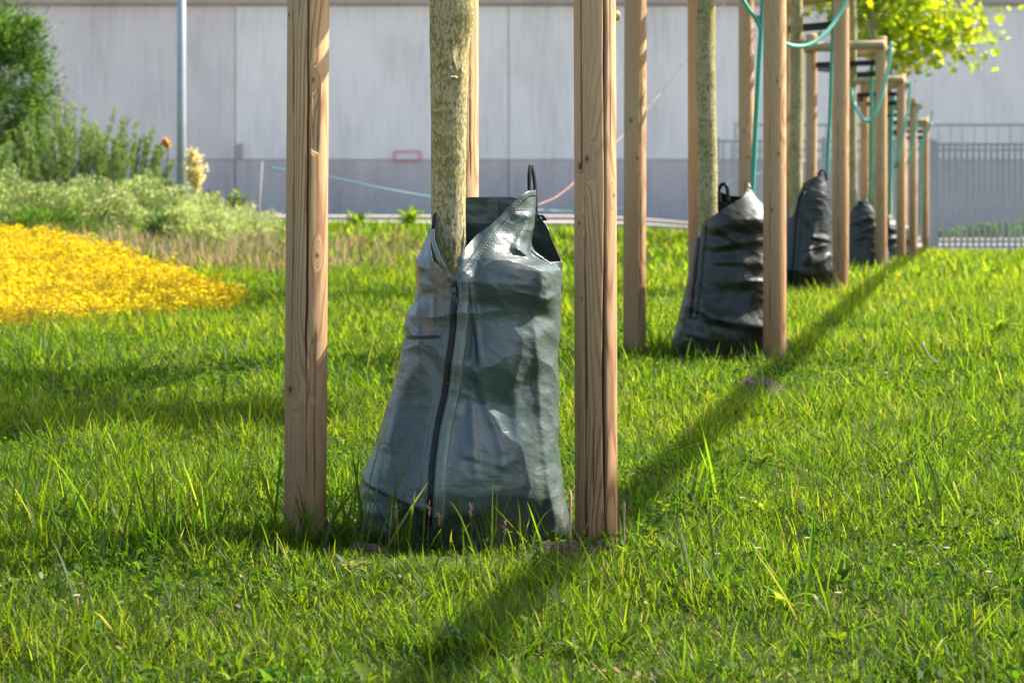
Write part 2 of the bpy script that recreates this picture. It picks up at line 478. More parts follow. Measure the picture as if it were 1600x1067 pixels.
# lamp pole on the left
X = (283.5-800)/F*25
pl = empty('lamp_pole', (X, 25, float(ground(X, 25))))
tag(pl, 'slim pale grey metal pole rising behind the shrubs in front of the wall', 'pole')
m = MB(); m.tube([(X, 25, -.3), (X, 25, 1.5), (X, 25, 4.6)], [.050, .047, .040], 20); m.build('shaft', M_steel, pl)
m = MB(); m.tube([(X, 25, float(ground(X, 25))-.05), (X, 25, float(ground(X, 25))+.12)], .09, 20); m.build('base_collar', M_steel, pl)
m = MB(); m.tube(smooth_path([(X, 25, 4.5), (X+.05, 25, 4.75), (X+.3, 25, 4.85), (X+.75, 25, 4.85)]), .03, 10); m.build('bracket_arm', M_steel, pl)
m = MB(); m.tube([(X+.7, 25, 4.85), (X+.8, 25, 4.85), (X+1.1, 25, 4.84), (X+1.25, 25, 4.84)], [.04, .09, .09, .03], 12, flat=.45); m.build('lamp_head', M_steel, pl)

# steel fences on the right
def fence(Y, px0, px1, ztop, zbot, step, label, name='metal_fence', panel=2.4, bw=.016, railz=None, first=None):
    x0, x1 = (px0-800)/F*Y, (px1-800)/F*Y
    r = empty(name, (x0, Y, zbot)); tag(r, label, 'fence')
    n = max(1, round((x1-x0)/panel)); L = (x1-x0)/n
    for q in range(n):
        a = x0+q*L
        m = MB()
        for x in np.arange(a+step*.6, a+L-.04, step):
            zb = float(road_z(x))-.05 if zbot is None else zbot
            m.box((x-bw/2, Y-bw/2, zb), (x+bw/2, Y+bw/2, ztop-.03))
        m.build('bar_panel', M_fence, r, smooth=False)
        for rz in (railz or [ztop-.02]):
            m = MB(); m.box((a+.03, Y-.022, rz-.02), (a+L-.03, Y+.022, rz+.02)); m.build('rail', M_fence, r, smooth=False)
    for q in range(n+1):
        m = MB(); x = x0+q*L; m.box((x-bw*1.1, Y-.03, zbot-.25), (x+bw*1.1, Y+.03, ztop+.03)); m.build('post', M_fence, r, smooth=False)
    return r
zg = float(road_z(9))
fence(40.5, 1149, 1900, CZ+(HY-194)/F*40.5, zg+.05, .20, 'taller rear grey mesh fence whose thin top rail shows above the barred gate', 'mesh_fence', 2.5, .012, [CZ+(HY-194)/F*40.5-.02, CZ+(HY-235)/F*40.5])
fence(38.0, 1459, 1880, CZ+(HY-222)/F*38, zg-.12, .094, 'dense grey vertical bar fence standing on the lawn edge at far right', 'bar_fence', 3.3, .040, [CZ+(HY-226)/F*38, zg+.06])
fence(39.2, 1121, 1452, CZ+(HY-218)/F*39.2, float(road_z(3.5))-.15, .15, 'bluish grey railing glimpsed between the wooden stakes', 'railing', 1.6, .03, [CZ+(HY-221)/F*39.2])

# ------------------------------------------------------------------ row of trees
# (stake right x, stake left x, Y front, trunk px, trunk w px)
ROW = []
for (Y, pr, plx, pt, pb) in ((5.15, 932, 476, 703.5, 718), (9.45, 1210.5, 991, 1104, 1093), (13.7, 1313.5, 1166, 1245, 1228), (18.85, 1377, 1267, 1331, 1309),
                        (23.3, 1408, 1319, 1364, 1352), (27.4, 1427, 1351, 1389, 1384), (32.8, 1446, 1381, 1411, 1413)):
    ROW.append(dict(Y=Y, xr=(pr-800)/F*Y, xl=(plx-800)/F*(Y+.03 if Y < 6 else Y+.3), xt=(pt-800)/F*(Y+.22), xb=(pb-800)/F*(Y+.55), yl=Y+.03 if Y < 6 else Y+.3))

def stake(parent, x, y, R0, H, cracks=(), knots=(), hi=False, seed=0, lean=(0, 0), scar=()):
    z0 = float(ground(x, y))-.12
    nt_, nz = (150, 640) if hi else (56, 150)
    if hi == 1: pass
    th = np.linspace(0, 2*np.pi, nt_, endpoint=False)   # 0 = towards the camera, growing to the right
    z = np.linspace(0, H+.12, nz)
    TH, Z = np.meshgrid(th, z)
    r = R0*(1+.010*vnoise(np.cos(TH)*1.5+seed, np.sin(TH)*1.5, Z*2.2, seed)+.006*vnoise(np.cos(TH)*5, np.sin(TH)*5+seed, Z*9, seed+3))
    r = r*(1-.02*(Z/H))
    warp = np.zeros_like(Z); dark = np.zeros_like(Z)
    for (t0, za, zb, w, d, wand) in cracks:
        tt = R(t0)+wand*vnoise(Z*2.3+seed, 0*Z+t0)+.25*wand*vnoise(Z*14, 0*Z+t0)
        dd = (TH-tt+np.pi) % (2*np.pi)-np.pi
        zz = Z-.12
        env = sstep(zz, za, za+.08)*(1-sstep(zz, zb-.12, zb))*(0.7+.5*vnoise(Z*6, 0*Z+t0*3))
        g = np.exp(-(dd*R0/np.maximum(w*env, 1e-4))**2)*np.clip(env, 0, 1)
        r = r-d*g; dark = np.maximum(dark, .97*np.clip(g*1.3, 0, 1))
    for (t0, zc, s) in knots:
        dd = ((TH-R(t0)+np.pi) % (2*np.pi)-np.pi)*R0
        q = np.sqrt((dd/s)**2+((Z-.12-zc)/(s*1.25))**2)
        dark = np.maximum(dark, .85*(1-sstep(q, .45, 1.0))); dark = np.maximum(dark, .35*np.exp(-((q-1.25)/.2)**2))
        q2 = np.sqrt((dd/(s*2.0))**2+((Z-.12-zc)/(s*5.0))**2)
        warp += 1.3*np.exp(-q2**2)
        r = r+.0012*np.exp(-q**2)
    for (t0, za, zb, w, d) in scar:      # long torn splinter flats
        dd = ((TH-R(t0)+np.pi) % (2*np.pi)-np.pi)*R0
        zz = Z-.12
        e = sstep(zz, za, za+.02)*(1-sstep(zz, zb-.10, zb))
        edge = w*(1+.5*vnoise(Z*11, 0*Z+3, 0, seed))
        g = (1-sstep(np.abs(dd), edge*.8, edge))*e
        r = r-d*g*(1+.5*vnoise(TH*30, Z*3, 0, seed)); warp += .8*g; dark = np.maximum(dark, .4*g*sstep(np.abs(dd), edge*.5, edge*.9))
    top = 1-.12*sstep(Z, H+.12-.012, H+.12)
    Xc = r*top*np.sin(TH)+lean[0]*Z; Yc = -r*top*np.cos(TH)+lean[1]*Z
    V = np.stack([Xc, Yc, Z], -1).reshape(-1, 3)
    i = (np.arange(nz-1)[:, None]*nt_); j = np.arange(nt_)[None]; j2 = (j+1) % nt_
    Fq = np.stack([i+j, i+j2, i+nt_+j2, i+nt_+j], -1).reshape(-1, 4)
    V = np.vstack([V, [[lean[0]*(H+.12), lean[1]*(H+.12), H+.121]]]); c = len(V)-1
    k0 = (nz-1)*nt_; jj = np.arange(nt_)
    Ft = np.stack([k0+jj, k0+(jj+1) % nt_, np.full(nt_, c)], 1)
    me = mesh_np('stake', V, [Fq, Ft], True, {'warp': np.append(warp.ravel(), 0), 'dark': np.append(dark.ravel(), 0)})
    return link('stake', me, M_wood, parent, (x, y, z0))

ORD = ['first', 'second', 'third', 'fourth', 'fifth', 'sixth', 'seventh']
RS = .0455
for i, t in enumerate(ROW):
    Y, xr, xl, xb = t['Y'], t['xr'], t['xl'], t['xb']
    cx, cy = (xr+xl)/2, Y+.2
    g0 = float(ground(cx, cy))
    lab = ['nearest tree support of three thick round stakes in sharp focus around the first watering bag',
           'second tree support whose right stake partly hides a crumpled black bag',
           'third tree support with round stakes around the third tree in the row',
           'fourth tree support, its half round rail carrying a pale teal loop',
           'fifth tree support with yellowish top rail and black tie band, behind the fourth',
           'sixth tree support down the row, second to last before the grey fence',
           'last and farthest tree support at the end of the row beside the grey fence'][i]
    fr = empty('tree_support', (cx, cy, g0)); tag(fr, lab, 'tree support', 'three stake tree supports along the row')
    H = 1.86
    if i == 0:
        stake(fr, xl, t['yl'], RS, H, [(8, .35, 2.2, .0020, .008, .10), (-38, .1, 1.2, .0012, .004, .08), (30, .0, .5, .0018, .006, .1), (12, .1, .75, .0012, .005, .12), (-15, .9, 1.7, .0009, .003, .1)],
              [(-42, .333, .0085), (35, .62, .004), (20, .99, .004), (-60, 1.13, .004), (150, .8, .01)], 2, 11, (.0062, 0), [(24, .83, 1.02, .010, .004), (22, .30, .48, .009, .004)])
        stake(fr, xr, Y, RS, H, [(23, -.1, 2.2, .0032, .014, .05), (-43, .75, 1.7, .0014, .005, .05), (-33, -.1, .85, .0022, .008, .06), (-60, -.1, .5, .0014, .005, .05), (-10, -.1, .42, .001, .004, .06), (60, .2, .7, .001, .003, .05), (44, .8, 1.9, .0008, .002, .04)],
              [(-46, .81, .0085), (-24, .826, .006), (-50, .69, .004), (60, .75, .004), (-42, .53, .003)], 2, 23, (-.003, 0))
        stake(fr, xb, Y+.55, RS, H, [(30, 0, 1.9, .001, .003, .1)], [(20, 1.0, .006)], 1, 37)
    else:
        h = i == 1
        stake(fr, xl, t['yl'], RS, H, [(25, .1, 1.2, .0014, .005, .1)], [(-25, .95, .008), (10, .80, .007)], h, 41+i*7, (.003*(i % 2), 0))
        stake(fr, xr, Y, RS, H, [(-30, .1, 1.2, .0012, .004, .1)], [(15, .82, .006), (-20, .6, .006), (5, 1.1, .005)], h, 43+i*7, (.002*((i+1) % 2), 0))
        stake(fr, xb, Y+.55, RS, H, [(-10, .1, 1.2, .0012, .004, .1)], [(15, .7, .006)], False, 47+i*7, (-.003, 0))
    pts = [(xl, t['yl']), (xr, Y), (xb, Y+.55)]
    for a_, b_ in ((0, 1), (1, 2), (2, 0)):
        pa, pb = np.array(pts[a_]), np.array(pts[b_]); d = (pb-pa)/np.linalg.norm(pb-pa)
        nrm = np.array([d[1], -d[0]])
        if np.dot(nrm, (pa+pb)/2-np.array([cx, cy])) < 0: nrm = -nrm
        off = nrm*(RS+.012)
        zr_ = g0+1.765-.04*(a_ == 1)+.02*(a_ == 2)
        m = MB()
        A = np.array([*(pa-d*.05+off), zr_]); B = np.array([*(pb+d*.05+off), zr_+.008])
        m.tube([A, A*.67+B*.33, A*.33+B*.67, B], [.034, .036, .035, .034], 14, flat=1.0); m.build('rail', M_rail, fr)
        # tie band from stake to stake
        zs = g0+1.60+(.03 if a_ == 0 else -.05 if a_ == 1 else 0)
        if a_ != 0 or i > 2:
            m = MB(); ti = np.array([t['xt'], Y+.22])
            A = np.array([*pa, zs]); B = np.array([*pb, zs+.006]); Mid = (A+B)/2
            for (p, q) in ((A, B),):
                n3 = np.array([*nrm, 0])*.004
                V = [p-n3+[0,0,-.022], q-n3+[0,0,-.022], q+n3+[0,0,-.022], p+n3+[0,0,-.022], p-n3+[0,0,.022], q-n3+[0,0,.022], q+n3+[0,0,.022], p+n3+[0,0,.022]]
                m.add(V, [(0,3,2,1),(4,5,6,7),(0,1,5,4),(1,2,6,5),(2,3,7,6),(3,0,4,7)])
            m.build('tie_band', M_strap, fr, smooth=False)

def maple_leaf_cloud(P, size, cols, seed):
    """five-lobed leaves; P (n,3)"""
    g = np.random.default_rng(seed); n = len(P)
    out = np.array([(0, -.45), (.12, -.1), (.48, -.12), (.30, .10), (.50, .36), (.18, .28), (0, .62), (-.18, .28), (-.50, .36), (-.30, .10), (-.48, -.12), (-.12, -.1)])
    k = len(out)
    u = g.normal(size=(n, 3)); u[:, 2] *= .5; u /= np.linalg.norm(u, axis=1)[:, None]
    w = g.normal(size=(n, 3))+np.array([0, 0, .3]); w -= (w*u).sum(1)[:, None]*u; w /= np.linalg.norm(w, axis=1)[:, None]
    nn = np.cross(u, w); s = size*g.uniform(.6, 1.25, n)
    V = P[:, None]+s[:, None, None]*(out[None, :, :1]*w[:, None]+out[None, :, 1:]*u[:, None])
    V = V-(s[:, None, None]*.25*(out[None, :, 0:1]**2+.6*out[None, :, 1:]**2))*nn[:, None]
    V = np.concatenate([P[:, None], V], 1).reshape(-1, 3)
    b0 = (np.arange(n)*(k+1))[:, None]; j = np.arange(k)[None]
    Ft = np.stack([b0+0*j, b0+1+j, b0+1+(j+1) % k], -1).reshape(-1, 3)
    c = np.asarray(cols)[g.integers(0, len(cols), n)]*g.uniform(.75, 1.2, (n, 1))
    return V, Ft, np.repeat(c, k+1, 0)

def crown_points(c, rad, n, seed, clumps=26, spread=.23):
    g = np.random.default_rng(seed)
    d = g.normal(size=(clumps, 3)); d /= np.linalg.norm(d, axis=1)[:, None]
    cc = d*g.uniform(.35, .95, (clumps, 1))**.6*np.asarray(rad)+np.asarray(c)
    w = g.uniform(.4, 1.4, clumps); idx = g.choice(clumps, n, p=w/w.sum())
    return cc[idx]+g.normal(size=(n, 3))*spread*np.array([1, 1, .8])*np.asarray(rad).mean(), cc

TREELAB = ['nearest young tree, olive trunk with pale lichen flecks rising from the grey green bag',
           'second young tree in the row with speckled trunk entering the black glossy bag',
           'third young tree trunk in the row, upper part crossed by a black band',
           'fourth young tree, thin trunk mostly hidden behind the stake with the pale teal loop',
           'fifth young maple tree in the row with bright green leaves at the top',
           'sixth young maple tree, yellow green crown hanging over the far stakes',
           'farthest young tree in the row, slim trunk between the last stakes']
CROWN = [(3.1, (.95, .9, .9), 900), (3.3, (1.05, .30, .26), 15000), (3.2, (.9, .8, .9), 800), (3.3, (.9, .9, .95), 1000),
         (3.15, (.80, .8, .9), 2600), (3.2, (.92, .9, .95), 7000), (3.8, (.9, .9, 1.0), 900)]
for i, t in enumerate(ROW):
    x, y = t['xt'], t['Y']+.22
    g0 = float(ground(x, y))
    tr = empty('young_tree', (x, y, g0)); tag(tr, TREELAB[i], 'tree', 'young maple trees planted in a row')
    r0 = .0375
    zs = np.linspace(-.05, 4.0, 400 if i == 0 else 120)
    th = np.linspace(0, 2*np.pi, 72 if i == 0 else 28, endpoint=False)
    TH, Z = np.meshgrid(th, zs)
    r = r0*np.interp(Z, [-.05, 0, .12, 1.1, 2.2, 4.0], [1.6, 1.35, 1.05, 1.06, .85, .3])
    if i == 0: r = r*np.interp(Z, [.4, .7, .9, 1.1, 1.25], [1.0, .97, 1.02, 1.12, 1.12])
    r = r*(1+.03*vnoise(np.cos(TH)*2, np.sin(TH)*2, Z*5, i)+.014*vnoise(np.cos(TH)*9, np.sin(TH)*9, Z*22, i)+.01*vnoise(np.cos(TH)*20, np.sin(TH)*20, Z*60, i))
    def bulge(t0, zc, sa, sz, a):
        dd = ((TH-R(t0)+np.pi) % (2*np.pi)-np.pi)
        return a*np.exp(-(dd/sa)**2-((Z-zc)/sz)**2)
    if i == 0:
        zz = lambda py: (HY-py)/F*5.35+CZ-g0
        r = r+bulge(75, zz(20), .55, .05, .012)+bulge(35, zz(115), .30, .018, .010)+bulge(10, zz(90), .15, .012, .006)+bulge(28, zz(135), .3, .02, .006)+bulge(0, zz(372), 1.2, .006, .002)+bulge(40, zz(245), .6, .01, .002)
    elif i == 1:
        r = r+bulge(35, 1.13, .4, .012, .006)+bulge(30, .79, .35, .012, .008)
    cxw = .006*vnoise(zs*1.6, zs*0+i); cyw = .006*vnoise(zs*1.6, zs*0+i+9)
    V = np.stack([r*np.sin(TH)+cxw[:, None], -r*np.cos(TH)+cyw[:, None], Z], -1).reshape(-1, 3)
    n = len(th); a_ = (np.arange(len(zs)-1)[:, None]*n); j = np.arange(n)[None]; j2 = (j+1) % n
    link('trunk', mesh_np('trunk', V, np.stack([a_+j, a_+j2, a_+n+j2, a_+n+j], -1).reshape(-1, 4)), M_bark, tr, (x, y, g0))
    hc, rad, nl = CROWN[i]
    ox_, oy_ = {5: (.16, 0), 1: (.45, -1.30)}.get(i, (0, 0))  # second tree's unseen crown is flattened, dense and shifted to shade the left lawn
    pts, cc = crown_points((x+ox_, y+oy_, g0+hc), rad, nl, 100+i, 90 if i == 1 else 26, .19 if i == 1 else .23)
    pts = pts[pts[:, 2] > g0+2.0]
    cols = [(.16, .26, .02), (.21, .32, .022), (.28, .37, .025), (.34, .40, .03)]
    if i == 4: cols = [(.10, .17, .02), (.14, .22, .02), (.2, .28, .03)]
    V, Ft, C = maple_leaf_cloud(pts, {5: .10, 1: .115}.get(i, .085), cols, 200+i)
    me = mesh_np('crown', V-np.array([x, y, g0]), Ft, True, {'col': C})
    link('crown', me, M_crown, tr, (x, y, g0))
    m = MB(); gg = np.random.default_rng(i)
    for c in cc:
        z1 = g0+gg.uniform(2.1, 3.2); s0 = np.array([x, y, min(z1, c[2]-.1)])
        mid = (s0+c)/2+np.array([0, 0, -.06]); m.tube(smooth_path([s0, mid, c], 5), np.linspace(.010, .003, 11), 6)
    m.build('branches', M_bark, tr)

# spur shoots on the first trunk
m = MB()
T0 = ROW[0]
def tp(px, py, dy=0): return at(px, py, T0['Y']+.22-.036+dy)
m.tube(smooth_path([tp(719, 124, .004), tp(713, 108, -.004), tp(708, 90, -.006), tp(706, 74, -.003)], 6), np.linspace(.004, .0012, 19), 8)
m.tube(smooth_path([tp(716, 124, 0), tp(710, 121, -.012), tp(704, 122, -.016)], 6), np.linspace(.0045, .0035, 13), 8)
m.tube(smooth_path([tp(712, 118, 0), tp(706, 112, -.006), tp(703, 104, -.010)], 6), np.linspace(.0042, .0034, 13), 8)
m.tube(smooth_path([tp(716, 118, 0), tp(720, 108, -.006), tp(722, 102, -.006)], 6), np.linspace(.003, .001, 13), 8)
m.build('spur_shoot', M_bark, [o for o in COL.objects if o.name == 'young_tree'][0])

# ------------------------------------------------------------------ watering bags
class Bag:
    def __init__(s, Yc, L, Rr, depth, rim, feats, seed, bottom, namp=1.0, flip=None):
        s.Yc, s.seed, s.bottom, s.feats, s.namp = Yc, seed, bottom, feats, namp
        L = sorted(L, key=lambda p: p[1]); Rr = sorted(Rr, key=lambda p: p[1]); depth = sorted(depth)
        s.L, s.R, s.D, s.rim = L, Rr, depth, rim
        s.k = Yc/F
    def xl(s, py): return np.interp(py, [p[1] for p in s.L], [p[0] for p in s.L])
    def xr(s, py): return np.interp(py, [p[1] for p in s.R], [p[0] for p in s.R])
    RF = None
    def xrf(s, py): return s.xr(py) if s.RF is None else np.interp(py, [p[1] for p in s.RF], [p[0] for p in s.RF])
    def dep(s, py): return np.interp(py, [p[0] for p in s.D], [p[1] for p in s.D])
    def noise(s, X, Y, Z):
        q = s.seed*3.1
        warp = .05*vnoise(X*6+q, Y*6, Z*6, s.seed)
        a = 1-np.abs(fbm((X+warp)*6+q, Y*6, (Z+warp)*9, 3, s.seed))*1.3
        b = 1-np.abs(fbm((X-warp)*15+q, Y*15, (Z+X*.5)*24, 3, s.seed+7))*1.4
        c = vnoise(X*3+q, Y*3, Z*4, s.seed+2)
        return s.namp*(.008*(a-.5)+.0014*(b-.5)+.010*c)
    def pt(s, th, py, raw=False):
        sn, cs = np.sin(th), np.cos(th)
        xr_ = np.where(cs > 0, s.xrf(py), s.xr(py))
        c = (s.xl(py)+xr_)/2; a = (xr_-s.xl(py))/2
        px = c+a*np.sign(sn)*np.abs(sn)**.92
        dp = s.dep(py)
        y = s.Yc-dp*np.sign(cs)*np.abs(cs)**.8
        fr = sstep(cs, -.05, .35)
        X = (px-800)*s.k; Z = CZ-(py-HY)*s.k
        d = np.zeros_like(X)
        for f in s.feats: d = d+f(px, py)
        nz = s.noise(X, y, Z)
        y2 = y-fr*d-nz*np.where(cs > 0, 1, -1)*(.3+.7*np.abs(cs))
        X2 = X+nz*sn*.55
        return np.stack([X2, y2, Z], -1)
    def front(s, px, py, off=0.0):
        px = np.asarray(px, float); py = np.asarray(py, float)
        c = (s.xl(py)+s.xrf(py))/2; a = (s.xrf(py)-s.xl(py))/2
        q = np.clip((px-c)/a, -.999, .999)
        th = np.arcsin(np.sign(q)*np.abs(q)**(1/.92))
        P = s.pt(th, py); e = .01
        T1 = s.pt(th+e, py)-P; T2 = s.pt(th, py-1.0)-P
        n = np.cross(T1, T2); n /= np.linalg.norm(n, axis=-1)[..., None]
        n = np.where(n[..., 1:2] > 0, -n, n)
        return P+n*off, n
    def build(s, parent, m, nu=420, nv=300):
        th = np.linspace(-np.pi, np.pi, nu, endpoint=False)
        rd = np.degrees(th); ra = [p[0] for p in s.rim]; rp = [p[1] for p in s.rim]
        rimp = np.interp(rd, ra, rp, period=360)
        t = np.linspace(0, 1, nv)
        TH = np.broadcast_to(th[None], (nv, nu)); PY = s.bottom+(rimp[None]-s.bottom)*t[:, None]
        V = s.pt(TH, PY).reshape(-1, 3)
        i = (np.arange(nv-1)[:, None]*nu); j = np.arange(nu)[None]; j2 = (j+1) % nu
        Fq = np.stack([i+j, i+j2, i+nu+j2, i+nu+j], -1).reshape(-1, 4)
        o = link('bag_body', mesh_np('bag_body', V-np.array(parent.location), Fq), m, parent, parent.location.copy())
        so = o.modifiers.new('thick', 'SOLIDIFY'); so.thickness = .0012; so.offset = -1
        return o
    def ribbon(s, path, w, off, name, m, parent, thick=.0008):
        """strip lying on the front surface along photo-space path, w in px"""
        P = smooth_path([(p[0], p[1], 0) for p in path], 24)[:, :2]
        T = np.gradient(P, axis=0); T /= np.linalg.norm(T, axis=1)[:, None]; Nn = np.stack([-T[:, 1], T[:, 0]], 1)
        rows = []
        for q in np.linspace(-1, 1, 5):
            Q = P+Nn*q*w/2
            rows.append(s.front(Q[:, 0], Q[:, 1], off*(1-.5*abs(q)**4))[0])
        V = np.stack(rows, 1); n = len(P); k = 5
        i = (np.arange(n-1)[:, None]*k); j = np.arange(k-1)[None]
        Fq = np.stack([i+j, i+j+1, i+k+j+1, i+k+j], -1).reshape(-1, 4)
        o = link(name, mesh_np(name, V.reshape(-1, 3)-np.array(parent.location), Fq), m, parent, parent.location.copy())
        so = o.modifiers.new('thick', 'SOLIDIFY'); so.thickness = thick; so.offset = 1
        return o
    def stitches(s, paths, name, m, parent, step=5.2, dash=3.4, r=.0006):
        mb = MB()
        for path in paths:
            P = smooth_path([(p[0], p[1], 0) for p in path], 24)[:, :2]
            L = np.concatenate([[0], np.cumsum(np.linalg.norm(np.diff(P, axis=0), axis=1))])
            for l in np.arange(0, L[-1]-dash, step):
                q = np.linspace(l, l+dash, 4); X_ = np.interp(q, L, P[:, 0]); Y_ = np.interp(q, L, P[:, 1])
                A, n = s.front(X_, Y_, .0026); A = A+n*np.array([-.0012, 0, 0, -.0012])[:, None]
                mb.tube(A, r, 5)
        return mb.build(name, m, parent)

def gauss(cx, cy, sx, sy, a, rot=0):
    c, s_ = math.cos(R(rot)), math.sin(R(rot))
    def f(px, py):
        u = (px-cx)*c+(py-cy)*s_; v = -(px-cx)*s_+(py-cy)*c
        return a*np.exp(-(u/sx)**2-(v/sy)**2)
    return f
def ridge(x0, y0, x1, y1, w, a, asym=1.0):
    """crease along a segment; asym>1 makes the lower/right flank steeper"""
    dx, dy = x1-x0, y1-y0; L = math.hypot(dx, dy); dx /= L; dy /= L
    def f(px, py):
        u = (px-x0)*dx+(py-y0)*dy; v = -(px-x0)*dy+(py-y0)*dx
        ww = np.where(v > 0, w/asym, w)
        return a*np.exp(-(v/ww)**2)*sstep(u, -L*.15, L*.2)*(1-sstep(u, L*.8, L*1.15))
    return f

# --- first bag (hero)
def side_recess(px, py):
    line = 838-(py-298)*.125
    return -.055*sstep(px, line-1, line+5)*(1-sstep(py, 396+(px-828)*.25, 412+(px-828)*.25))
def tuck(px, py):    # the filled lower belly tucks under
    m = 1-sstep(px, 835, 868)
    return (.028*sstep(py, 640, 735)*(1-sstep(py, 742, 842)) - .05*sstep(py, 742, 842))*m*sstep(px, 600, 690)
def belly_dent(px, py):   # overhanging dent under the shoulder
    lo = 452+.22*(px-740)
    m = sstep(px, 735, 760)*(1-sstep(px, 850, 872))
    return m*(.020*sstep(py, 395, lo-22)*(1-sstep(py, lo-18, lo+20)) - .004*sstep(py, lo-18, lo+20)*(1-sstep(py, lo+20, lo+80)))
def left_plane(px, py):   # flat panel left of the zip, turned to the left
    zx = np.interp(py, [432, 480, 540, 600, 650, 700, 760, 850], [714, 713, 708, 700, 690, 683, 678, 672])
    u = np.clip((zx-px)/150, 0, 1)
    return -.115*u*(1-.35*sstep(py, 600, 800)) + .008*np.exp(-((px-zx-10)/9)**2) - .010*np.exp(-((px-zx-34)/12)**2)*(1-sstep(py, 560, 700))
def right_plane(px, py):   # the zip is the foremost edge; the right panel turns away to the right
    zx = np.interp(py, [300, 432, 480, 540, 600, 650, 700, 760, 850], [760, 716, 713, 708, 700, 690, 683, 678, 672])
    u = np.clip((px-zx-16)/165, 0, 1.1)
    return (.075-.096*u)*sstep(py, 330, 440)
feats1 = [right_plane, tuck, belly_dent, left_plane,
    ridge(828, 392, 800, 386, 6, .012), ridge(806, 385, 826, 400, 5, .010, 2), ridge(830, 330, 808, 384, 7, .008),
    ridge(800, 335, 835, 338, 7, .006), ridge(838, 470, 884, 452, 8, .008, 2), gauss(842, 420, 22, 26, .014), gauss(800, 410, 30, 22, .012, 20),
    ridge(738, 440, 752, 560, 6, .010, 2), ridge(742, 560, 775, 660, 10, .008, 1.3), ridge(775, 640, 790, 720, 10, .006, 1.3), ridge(738, 590, 745, 720, 7, .007), ridge(836, 500, 850, 700, 12, .010, 1.6), ridge(800, 560, 812, 680, 10, .007), gauss(790, 560, 45, 30, .012), gauss(825, 520, 40, 22, .009), gauss(780, 620, 35, 18, -.009, 20),
    gauss(760, 700, 24, 10, -.008, 12), ridge(725, 690, 790, 712, 9, .007, 1.4), gauss(835, 640, 28, 45, .008), gauss(830, 575, 20, 40, -.006, 30), gauss(742, 540, 10, 40, -.006),
    ridge(872, 560, 868, 700, 7, .006), gauss(865, 740, 14, 40, .010), gauss(880, 800, 20, 40, .025), ridge(852, 690, 862, 800, 8, .012),
    # left panel creases
    ridge(650, 430, 662, 560, 6, .010), gauss(644, 470, 12, 18, -.012), ridge(634, 498, 655, 520, 5, .010), ridge(640, 520, 690, 515, 7, .008, 2), ridge(672, 400, 684, 500, 4, .004),
    ridge(600, 700, 640, 560, 16, .012), ridge(565, 742, 650, 765, 8, .014, 2), ridge(570, 790, 672, 768, 10, .012), gauss(610, 780, 40, 10, -.010), gauss(600, 815, 40, 16, .012),
    ridge(640, 760, 700, 790, 8, .008, 2), gauss(730, 780, 40, 14, .007), gauss(640, 640, 24, 50, -.006), ridge(655, 400, 664, 372, 4, .006), gauss(657, 415, 9, 8, .008)]
b1 = Bag(5.30,
    [(674, 298), (674, 330), (672, 350), (665, 370), (655, 396), (648, 405), (650, 425), (652, 445), (650, 470), (637, 488), (634, 515), (627, 555), (616, 600), (600, 650), (585, 700), (568, 738), (560, 775), (562, 815), (572, 860)],
    [(838, 298), (839, 320), (846, 340), (860, 362), (868, 382), (880, 408), (880, 430), (878, 470), (877, 520), (873, 580), (871, 640), (871, 690), (876, 740), (884, 785), (893, 822), (894, 860)],
    [(298, .10), (350, .11), (400, .135), (450, .135), (600, .14), (720, .15), (800, .16), (860, .16)],
    [(-180, 308), (-150, 309), (-130, 316), (-105, 334), (-84, 350), (-70, 362), (-54, 385), (-40, 408), (-31, 428), (-27, 440), (-23, 432), (-16, 403), (-2, 365), (25, 325), (42, 305), (56, 299), (80, 297), (84, 300), (86.5, 392), (88.5, 408), (92, 410), (94, 392), (97, 362), (101, 342), (108, 332), (122, 314), (150, 308)],
    feats1, 3, 862)
b1.RF = [(838, 296), (838, 320), (836, 345), (832, 370), (829, 390), (834, 398), (848, 406), (866, 412), (879, 420), (880, 440), (878, 470), (877, 520), (873, 580), (871, 640), (871, 690), (876, 740), (884, 785), (893, 822), (894, 862)]
gx, gy = (745-800)/F*5.3, 5.3
bag1 = empty('watering_bag', (gx, gy, float(ground(gx, gy))))
tag(bag1, 'large grey green watering bag with open zip front around the nearest trunk', 'watering bag', 'tree watering bags')
b1.build(bag1, M_bag1, 560, 460)
zp = [(714.5, 434), (714, 480), (708.5, 540), (700, 600), (690, 650), (683.5, 700), (679, 760), (676, 800)]
b1.ribbon(zp, 7.5, .0012, 'zip_tape', M_black, bag1)
# zip teeth
mb = MB(); P = smooth_path([(p[0], p[1], 0) for p in zp], 60)[:, :2]
L = np.concatenate([[0], np.cumsum(np.linalg.norm(np.diff(P, axis=0), axis=1))])
for q, l in enumerate(np.arange(14, L[-1]-2, 3.0)):
    x_, y_ = np.interp(l, L, P[:, 0]), np.interp(l, L, P[:, 1]); o = 1.2 if q % 2 else -1.2
    A, n = b1.front(np.array([x_+o-1.5, x_+o, x_+o+1.5]), np.array([y_]*3), .0028); mb.tube(A, .0009, 5)
mb.build('zip_teeth', M_teeth, bag1)
